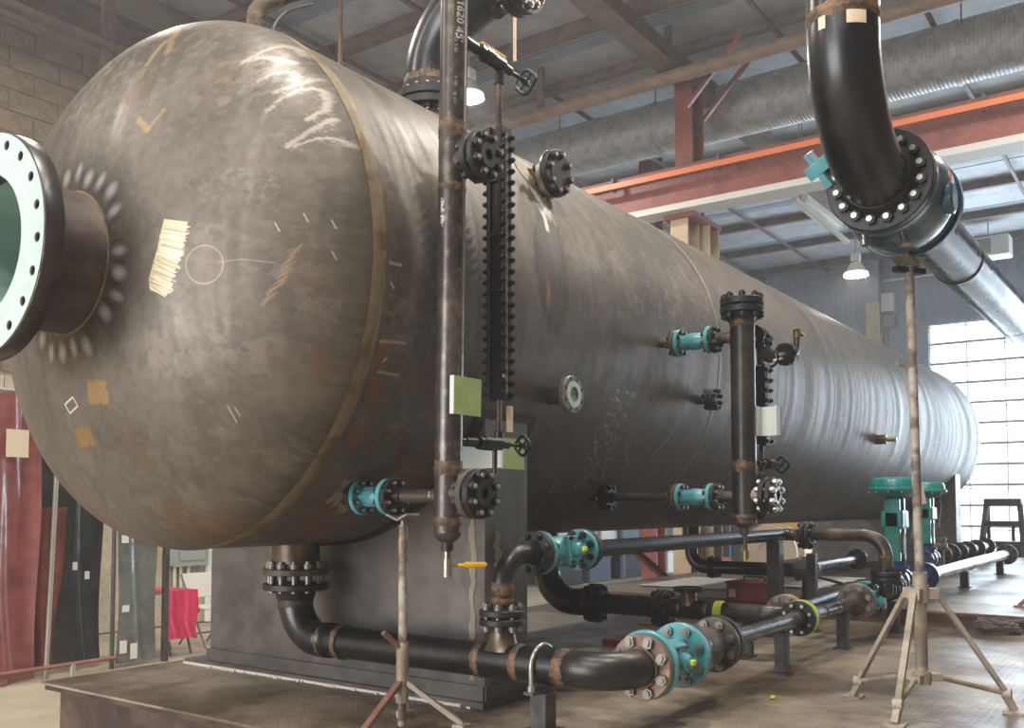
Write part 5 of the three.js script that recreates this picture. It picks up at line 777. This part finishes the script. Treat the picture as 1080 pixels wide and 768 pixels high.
{
  const cx = 0.324, cz = 1.09, t = thing('tripod_stand', 'slim scuffed pipe stand under the near teal valve', 'stand', [cx, 0, cz]); part(t, 'pole', rod(at(cx, 0.3, cz), at(cx, 0.89, cz), 0.019, 18), M.standPaint); part(t, 'sleeve', rod(at(cx, 0.12, cz), at(cx, 0.38, cz), 0.027, 18), M.stand); part(t, 'inner_post', rod(at(cx, 0.02, cz), at(cx, 0.14, cz), 0.018, 14), M.standPaint);
  part(t, 'jack_screw', rod(at(cx, 0.88, cz), at(cx, 0.925, cz), 0.012, 10), M.bolt); part(t, 'cradle', merge([bar(at(cx, 0.91, cz), at(cx + 0.005, 0.935, cz - 0.07), 0.08, 0.01), bar(at(cx, 0.91, cz), at(cx - 0.005, 0.935, cz + 0.06), 0.08, 0.01)]), M.plateSteel); part(t, 'clamp_handle', rod(at(cx - 0.02, 0.36, cz), at(cx - 0.1, 0.43, cz - 0.02), 0.012, 10), M.redRod, 'red clamp handle');
  for (const [dx, dz] of [[-0.28, 0.02], [0.2, -0.16], [0.14, 0.22]]) { part(t, 'leg', bar(at(cx, 0.22, cz), at(cx + dx, 0.03, cz + dz), 0.03, 0.02), dx < 0 ? M.redRod : M.stand); part(t, 'foot', box(cx + dx - 0.03, cx + dx + 0.03, 0, 0.03, cz + dz - 0.03, cz + dz + 0.03), M.stand); }
}

// ---------------------------------------------------------------- WELDING SCREENS, TABLE, CHAIR AT THE FAR WALL
function drape(x0, x1, y0, y1, z, amp, waves, lean = 0) {   // thin hanging sheet with folds and two skins
  const nx = 48, ny = 16, pos = [], uv = [], idx = [];
  for (const s of [0, 1]) for (let j = 0; j <= ny; j++) for (let i = 0; i <= nx; i++) { const u = i / nx, v = j / ny, f = Math.sin(u * waves * 6.283 + 0.6 * Math.sin(v * 3)) * amp * (0.5 + 0.5 * (1 - v)) + Math.sin(u * waves * 2.3 * 6.283 + v * 4) * amp * 0.25; const x = x0 + (x1 - x0) * u + lean * (v - 1) + 0.03 * Math.sin(v * 7 + u * 3) * (1 - v), y = y0 + (y1 - y0) * v; pos.push(x, y, z + f + s * 0.004); uv.push(x, y); }
  const w = nx + 1, off = w * (ny + 1); for (const s of [0, 1]) for (let j = 0; j < ny; j++) for (let i = 0; i < nx; i++) { const a = s * off + j * w + i, b = a + 1, c = a + w, d = c + 1; s ? idx.push(a, b, c, b, d, c) : idx.push(a, c, b, b, c, d); }
  const g = new THREE.BufferGeometry(); g.setAttribute('position', new THREE.Float32BufferAttribute(pos, 3)); g.setAttribute('uv', new THREE.Float32BufferAttribute(uv, 2)); g.setIndex(idx); g.computeVertexNormals(); return g;
}
const CZ = -5.1;
{
  const t = thing('welding_screen', 'red plastic welding curtain hung on a rail beyond the vessel dome', 'curtain', [1.4, FLOOR_Y, CZ]); part(t, 'curtain', drape(0.6, 1.98, FLOOR_Y + 0.02, 2.02, CZ, 0.05, 3), M.curtainRed); part(t, 'rail', rod(at(0.5, 2.05, CZ), at(2.2, 2.05, CZ), 0.022, 12), M.galvRod); part(t, 'upright', rod(at(0.55, FLOOR_Y, CZ), at(0.55, 2.05, CZ), 0.022, 12), M.galvRod);
  part(t, 'warning_sheet', box(1.62, 1.83, 1.42, 1.68, CZ + 0.075, CZ + 0.079), M.tag, 'pinned paper notice'); part(t, 'curtain', drape(2.0, 2.32, FLOOR_Y + 0.12, 0.95, CZ - 0.12, 0.05, 2, 0.1), M.curtainRed);
}
{
  const t = thing('welding_screen', 'black welding curtain framed by thin pipe uprights behind the dome', 'curtain', [2.3, FLOOR_Y, CZ]); part(t, 'curtain', drape(1.9, 2.76, FLOOR_Y + 0.08, 2.0, CZ - 0.2, 0.03, 2), M.curtainDark);
  part(t, 'upright', rod(at(2.09, FLOOR_Y, CZ), at(2.2, 2.05, CZ - 0.05), 0.024, 12), M.galvRod); part(t, 'rail', rod(at(1.7, 2.05, CZ - 0.2), at(3.0, 2.05, CZ - 0.2), 0.022, 12), M.galvRod); part(t, 'foot_rail', rod(at(0.9, FLOOR_Y + 0.12, CZ + 0.1), at(2.75, FLOOR_Y + 0.13, CZ + 0.1), 0.022, 12), M.redRod, 'rusty foot rail'); part(t, 'foot', rod(at(2.3, FLOOR_Y, CZ + 0.1), at(2.3, FLOOR_Y + 0.13, CZ + 0.1), 0.03, 10), M.galvRod);
  for (const [x, y] of [[2.42, 0.32], [2.55, 0.22]]) part(t, 'patch', box(x, x + 0.05, y, y + 0.08, CZ - 0.15, CZ - 0.148), M.label);
}
{
  const t = thing('welding_screen', 'grey welding curtain with white paper patches beside the pink table', 'curtain', [3.05, FLOOR_Y, CZ]); part(t, 'curtain', drape(2.81, 3.27, FLOOR_Y + 0.05, 2.0, CZ, 0.02, 1.2), M.curtainGrey); part(t, 'upright', rod(at(2.775, FLOOR_Y, CZ), at(2.775, 2.05, CZ), 0.022, 12), M.steelPost); part(t, 'upright', box(3.36, 3.41, FLOOR_Y, 2.05, CZ - 0.03, CZ + 0.03), M.steelPost); part(t, 'rail', rod(at(2.7, 2.05, CZ), at(3.42, 2.05, CZ), 0.02, 12), M.galvRod);
  for (const [x, y, h] of [[2.84, 0.58, 0.08], [2.86, -0.13, 0.07], [2.84, -0.55, 0.13], [2.96, -0.62, 0.16]]) part(t, 'paper_patch', box(x, x + 0.08, y, y + h, CZ + 0.03, CZ + 0.033), M.label);
}
{
  const t = thing('fire_extinguisher', 'red fire extinguisher hung between the grey curtain and the post', 'extinguisher', [3.31, -0.1, CZ - 0.25]); part(t, 'cylinder', lathe([[0, 0], [0.06, 0], [0.065, 0.02], [0.065, 0.4], [0.04, 0.46], [0.02, 0.48], [0, 0.48]], 20).translate(3.32, 0.0, CZ - 0.25), M.toolRed); part(t, 'hose', sweep(fillet([at(3.32, 0.5, CZ - 0.25), at(3.3, 0.5, CZ - 0.12), at(3.29, -0.1, CZ - 0.12)], 0.04), 0.016, 10), M.black); part(t, 'bracket', box(3.25, 3.4, 0.2, 0.24, CZ - 0.32, CZ - 0.31), M.steelPost);
}
{
  const t = thing('folding_table', 'folding table draped in a bright pink plastic cloth', 'table', [3.65, FLOOR_Y, -5.5]), y = FLOOR_Y + 0.72; part(t, 'tabletop', box(3.46, 3.86, y - 0.04, y, -5.78, -5.24), M.paleSheet);
  part(t, 'tablecloth', merge([box(3.44, 3.88, y + 0.001, y + 0.006, -5.8, -5.22), drape(3.44, 3.88, y - 0.52, y + 0.004, -5.22, 0.01, 2), drape(-5.8, -5.22, y - 0.54, y + 0.004, 0, 0.01, 2).rotateY(-Math.PI / 2).translate(3.88, 0, 0)]), M.pink);
  for (const x of [3.52, 3.78]) for (const z of [-5.7, -5.32]) part(t, 'leg', sweep(fillet([at(x, y - 0.04, z), at(x, y - 0.35, z), at(x + 0.1, FLOOR_Y, z)], 0.1), 0.014, 10), M.chairFrame);
}
{
  const x = 4.42, z = -5.85, t = thing('folding_chair', 'white plastic folding chair with grey frame beside the pink table', 'chair', [x, FLOOR_Y, z]), Y = FLOOR_Y;
  const back = new RoundedBoxGeometry(0.42, 0.3, 0.02, 3, 0.01); back.rotateX(-0.2); back.translate(x, Y + 0.7, z - 0.1); part(t, 'backrest', back, M.chairPlastic); part(t, 'seat', new RoundedBoxGeometry(0.42, 0.025, 0.4, 3, 0.01).translate(x, Y + 0.45, z + 0.1), M.chairPlastic);
  for (const s of [-1, 1]) { part(t, 'leg', rod(at(x + s * 0.22, Y, z + 0.36), at(x + s * 0.22, Y + 0.84, z - 0.14), 0.012, 10), M.chairFrame); part(t, 'leg', rod(at(x + s * 0.2, Y, z - 0.18), at(x + s * 0.2, Y + 0.46, z + 0.22), 0.012, 10), M.chairFrame); } part(t, 'stretcher', rod(at(x - 0.2, Y + 0.12, z - 0.08), at(x + 0.2, Y + 0.12, z - 0.08), 0.01, 8), M.chairFrame);
}
{ const t = thing('breaker_box', 'grey breaker box on the wall above cream conduits', 'breaker box', [5.42, -0.2, ZA]); part(t, 'cabinet', box(5.14, 5.64, 0.12, 0.62, ZA + 0.011, ZA + 0.16, 0.01), M.panelGrey); part(t, 'door', box(5.2, 5.6, 0.2, 0.58, ZA + 0.16, ZA + 0.175, 0.005), M.panelGrey); for (const x of [5.1, 5.2, 5.3, 5.42]) part(t, 'conduit', rod(at(x, FLOOR_Y + 0.02, ZA + 0.05), at(x, 0.14, ZA + 0.05), 0.024, 10), M.conduit); part(t, 'conduit', rod(at(5.75, FLOOR_Y + 0.02, ZA + 0.06), at(5.75, 3.4, ZA + 0.06), 0.05, 12), M.whitePaint); part(t, 'conduit', rod(at(5.92, FLOOR_Y + 0.02, ZA + 0.06), at(5.92, 3.4, ZA + 0.06), 0.05, 12), M.whitePaint); }
single('hanger_rod', rod(at(5.2, 5.3, -4.4), at(5.2, ROOF - 0.26, -4.4), 0.025, 8), M.tan, 'thin rod hanging from the roof above the vessel crown', 'rod');
single('hanger_rod', rod(at(3.4, 4.6, -0.5), at(3.4, ROOF - 0.26, -0.5), 0.014, 8), M.cream, 'thin tan rod hanging behind the upper gauge valve', 'rod');

// ---------------------------------------------------------------- CLUTTER SEEN UNDER AND PAST THE VESSEL
function crate(name, label, cat, x, y, z, w, h, d, m) { const t = thing(name, label, cat, [x, y, z]); part(t, 'body', box(x - w / 2, x + w / 2, y, y + h, z - d / 2, z + d / 2, 0.02), m); part(t, 'lid', box(x - w / 2 - 0.015, x + w / 2 + 0.015, y + h, y + h + 0.04, z - d / 2 - 0.015, z + d / 2 + 0.015, 0.01), m); return t; }
{ // storage rack along the wall
  const t = thing('storage_rack', 'steel storage rack along the wall beneath the vessel belly', 'rack', [17, FLOOR_Y, -6.9]); for (const x of [13, 16, 19, 22]) for (const z of [-7.3, -6.5]) part(t, 'upright', box(x - 0.05, x + 0.05, FLOOR_Y, 3.0, z - 0.04, z + 0.04), M.clutterBlue); for (const y of [0.0, 1.3]) for (const z of [-7.3, -6.5]) part(t, 'beam', box(13, 22, y - 0.06, y, z - 0.03, z + 0.03), M.clutterDark); for (const y of [0.0, 1.3]) part(t, 'shelf', box(13, 22, y, y + 0.03, -7.3, -6.5), M.clutterDark);
}
for (const [x, w, h, m, lab] of [[13.6, 0.9, 0.45, M.paleSheet, 'white wrapped bundle on the rack next to the grey bin'], [14.7, 0.8, 0.5, M.panelGrey, 'grey bin on the rack shelf'], [15.6, 0.7, 0.6, M.paleSheet, 'tall white wrapped bundle on the rack'], [16.6, 0.8, 0.4, M.clutterBlue, 'low blue bin on the rack shelf'], [17.7, 0.9, 0.6, M.beigeSpool, 'beige carton on the rack shelf'], [18.7, 0.7, 0.5, M.clutterDark, 'black box on the rack beside the beige carton'], [19.7, 0.8, 0.7, M.clutterBlue, 'tall blue drum box on the rack'], [20.9, 0.9, 0.6, M.yellowCab, 'yellow case on the rack shelf']]) crate('storage_bin', lab, 'bin', x, 0.03, -6.9, w, h, 0.6, m);
for (const [x, m, lab] of [[14, M.clutterDark, 'dark crate on the floor under the rack'], [15.2, M.clutterBlue, 'blue crate on the floor under the rack'], [17, M.clutterDark, 'wide dark crate on the floor under the rack'], [18.9, M.paleSheet, 'pale crate on the floor under the rack'], [20.6, M.clutterDark, 'dark crate at the far end under the rack']]) crate('crate', lab, 'crate', x, FLOOR_Y, -6.9, x === 17 ? 1.6 : 0.9, 0.5, 0.6, m);
{ const t = thing('brace_bar', 'dark red diagonal brace bar leaning under the vessel', 'brace', [8, -0.3, -1.5]); part(t, 'bar', bar(at(7.2, 0.45, -1.5), at(8.95, -0.33, -1.5), 0.07, 0.07), M.toolRed); part(t, 'foot', box(8.85, 9.15, FLOOR_Y, -0.3, -1.6, -1.4), M.toolRed); }
{ const t = thing('cable_reel', 'beige cable reel standing on the floor behind the pipes', 'reel', [17.5, FLOOR_Y, -3.6]); const ring = (x) => lathe([[0.25, -0.04], [0.62, -0.04], [0.62, 0.04], [0.25, 0.04], [0.25, -0.04]], 32).rotateZ(-Math.PI / 2).translate(x, FLOOR_Y + 0.62, -3.6); part(t, 'flange', ring(17.3), M.beigeSpool); part(t, 'flange', ring(17.8), M.beigeSpool); part(t, 'drum', rod(at(17.3, FLOOR_Y + 0.62, -3.6), at(17.8, FLOOR_Y + 0.62, -3.6), 0.3, 24), M.beigeSpool); }
{ const t = thing('cabinet', 'yellow cabinet on the floor past the cable reel', 'cabinet', [19.2, FLOOR_Y, -3.9]); part(t, 'body', box(18.8, 19.6, FLOOR_Y, 0.75, -4.4, -3.4, 0.02), M.yellowCab); part(t, 'door', box(18.785, 18.8, FLOOR_Y + 0.08, 0.7, -4.35, -3.92), M.yellowCab); part(t, 'door', box(18.785, 18.8, FLOOR_Y + 0.08, 0.7, -3.88, -3.45), M.yellowCab); part(t, 'handle', box(18.76, 18.785, 0.0, 0.15, -3.95, -3.9), M.black); }
{ const t = thing('floor_jack', 'orange machine resting on the floor behind the black pipes', 'machine', [16.2, FLOOR_Y, -4.2]); part(t, 'base', box(15.7, 16.7, FLOOR_Y + 0.08, FLOOR_Y + 0.3, -4.5, -3.9, 0.04), M.orangeMachine); part(t, 'motor', rod(at(15.9, FLOOR_Y + 0.42, -4.2), at(16.4, FLOOR_Y + 0.42, -4.2), 0.14, 18), M.orangeMachine); for (const x of [15.85, 16.55]) part(t, 'wheel', rod(at(x, FLOOR_Y + 0.1, -4.56), at(x, FLOOR_Y + 0.1, -4.5), 0.1, 16), M.black); }
{ const p = onPlane(796, 634, 'y', 0.114), t = thing('toolbox', 'dark red metal toolbox on the rear deck', 'toolbox', [p.x, 0.114, p.z]); part(t, 'body', box(p.x - 0.12, p.x + 0.12, 0.115, 0.26, p.z - 0.22, p.z + 0.22, 0.008), M.toolRed); part(t, 'lid', box(p.x - 0.125, p.x + 0.125, 0.26, 0.29, p.z - 0.225, p.z + 0.225, 0.006), M.toolRed); part(t, 'label', box(p.x - 0.127, p.x - 0.1201, 0.15, 0.22, p.z - 0.19, p.z - 0.13), M.label); part(t, 'handle', sweep(fillet([at(p.x, 0.29, p.z - 0.1), at(p.x, 0.33, p.z - 0.1), at(p.x, 0.33, p.z + 0.1), at(p.x, 0.29, p.z + 0.1)], 0.02), 0.008, 8), M.boltDark); }
single('plastic_sheet', drape(6.2, 7.6, -1.05, -0.1, 0, 0.004, 3).rotateX(-Math.PI / 2).translate(0, 0.122, -1.0), M.paleSheet, 'white plastic sheet lying on the rear deck', 'sheet');
single('plastic_sheet', drape(6.9, 8.6, 0.1, 1.0, 0, 0.005, 4).rotateX(-Math.PI / 2).translate(0, 0.122, 0.9), M.paleSheet, 'crumpled pale sheet lying under the far pipes', 'sheet');
single('air_hose', sweep(new THREE.CatmullRomCurve3([at(5.7, 0.13, 0.35), at(6.1, 0.2, 0.5), at(6.5, 0.27, 0.55), at(7.0, 0.24, 0.7), at(7.5, 0.14, 0.85)]).getPoints(30), 0.018, 10), M.black, 'black hose looped over the toolbox', 'hose');
{ const p = onPlane(648, 681, 'y', 0); single('steel_block', box(p.x - 0.05, p.x + 0.05, 0, 0.045, p.z - 0.07, p.z + 0.07, 0.006), M.toolRed, 'small red block lying on the checker plate', 'block'); }
{ const p = onPlane(690, 660, 'y', 0), t = thing('spanner', 'bright spanner lying on the deck under the black pipe', 'tool', [p.x, 0, p.z]); part(t, 'shank', bar(at(p.x - 0.02, 0.012, p.z - 0.12), at(p.x, 0.012, p.z + 0.12), 0.03, 0.02), M.boltBright); part(t, 'jaw', rod(at(p.x, 0.0, p.z + 0.14), at(p.x, 0.024, p.z + 0.14), 0.035, 10), M.boltBright); }
{ const g = new THREE.IcosahedronGeometry(0.014, 2), p = onPlane(815, 738, 'y', 0); g.scale(1.2, 0.8, 1); g.translate(p.x, 0.011, p.z); single('paper_scrap', g, M.lime, 'crumpled yellow scrap on the deck', 'scrap'); }
{ const p = onPlane(1053, 668, 'y', 0), pts = []; for (let k = 0; k <= 110; k++) { const a = k * 0.62, r = 1 - 0.5 * ((k * 7) % 13) / 13; pts.push(at(p.x + Math.cos(a) * 0.11 * r + 0.02 * Math.sin(k * 1.7), 0.02 + k * 0.0006 + 0.012 * (1 + Math.sin(k * 2.3)), p.z + Math.sin(a) * 0.16 * r)); } single('rope_coil', sweep(new THREE.CatmullRomCurve3(pts).getPoints(420), 0.014, 7), M.rag, 'grey heap of coiled rope against the deck step', 'rope'); }
{ single('cable', sweep(new THREE.CatmullRomCurve3([at(1.5, 0.03, 0.25), at(1.9, 0.03, 0.55), at(2.3, 0.03, 0.9), at(2.7, 0.03, 1.25)]).getPoints(20), 0.03, 10), M.black, 'black cable lying across the deck behind the saddle', 'cable'); }
{ // stepladder by the bright door
  const x = 15.5, z0 = 1.0, z1 = 1.5, t = thing('stepladder', 'dark platform stepladder standing before the bright door', 'ladder', [x, FLOOR_Y, 1.25]); const top = 1.02;
  for (const z of [z0, z1]) { part(t, 'rail', bar(at(x - 0.5, FLOOR_Y, z < 1.2 ? z - 0.16 : z + 0.16), at(x, top, z), 0.07, 0.09), M.ladder); part(t, 'rear_leg', bar(at(x + 0.65, FLOOR_Y, z < 1.2 ? z - 0.08 : z + 0.08), at(x + 0.05, top, z), 0.06, 0.07), M.ladder); }
  for (let k = 1; k < 5; k++) { const f = k / 5; part(t, 'step', box(x - 0.58 + 0.5 * f, x - 0.34 + 0.5 * f, FLOOR_Y + (top - FLOOR_Y) * f - 0.07, FLOOR_Y + (top - FLOOR_Y) * f + 0.02, z0 - 0.16 * (1 - f), z1 + 0.16 * (1 - f)), M.ladder); } part(t, 'top_cap', box(x - 0.14, x + 0.18, top - 0.06, top + 0.06, z0 - 0.04, z1 + 0.04, 0.01), M.ladder);
}
{ const t = thing('weld_machine', 'dark welding machine cart near the bright door', 'machine', [17.2, FLOOR_Y, 1.6]); part(t, 'body', box(16.8, 17.8, FLOOR_Y + 0.15, 0.3, 1.1, 2.2, 0.04), M.clutterDark); part(t, 'handle', sweep(fillet([at(16.9, 0.3, 1.2), at(16.9, 0.6, 1.2), at(16.9, 0.6, 2.0), at(16.9, 0.3, 2.0)], 0.06), 0.03, 8), M.clutterDark); for (const z of [1.2, 2.1]) part(t, 'wheel', rod(at(16.9, FLOOR_Y + 0.14, z - 0.05), at(16.9, FLOOR_Y + 0.14, z + 0.05), 0.14, 16), M.black); part(t, 'hose_reel', rod(at(17.2, 0.45, 1.4), at(17.2, 0.45, 1.9), 0.18, 18), M.clutterDark); }
{ const t = thing('scrap_bin', 'low dark bin heaped with offcuts by the stepladder', 'bin', [16.2, FLOOR_Y, -0.1]); part(t, 'bin', box(15.7, 16.7, FLOOR_Y, 0.0, -0.65, 0.45, 0.02), M.clutterDark); part(t, 'offcut', bar(at(15.8, 0.02, -0.45), at(16.5, 0.25, 0.15), 0.12, 0.08), M.steelPost); part(t, 'offcut', bar(at(16.4, 0.02, -0.55), at(15.9, 0.3, 0.35), 0.1, 0.1), M.clutterDark); }
{ const p = onPlane(1068, 640, 'y', 0.114), t = thing('tripod_stand', 'low folded tripod stand on the rear deck', 'stand', [p.x, 0.114, p.z]); const c = at(p.x + 0.2, 0.114, p.z + 0.35); part(t, 'post', rod(c.clone().setY(0.2), c.clone().setY(0.75), 0.025, 14), M.stand); for (const [dx, dz] of [[-0.2, -0.3], [0.3, 0], [-0.1, 0.33]]) { part(t, 'leg', bar(c.clone().setY(0.42), at(c.x + dx, 0.13, c.z + dz), 0.03, 0.025), M.stand); part(t, 'foot', box(c.x + dx - 0.04, c.x + dx + 0.04, 0.114, 0.13, c.z + dz - 0.04, c.z + dz + 0.04), M.stand); } }

renderer.render(scene, camera);
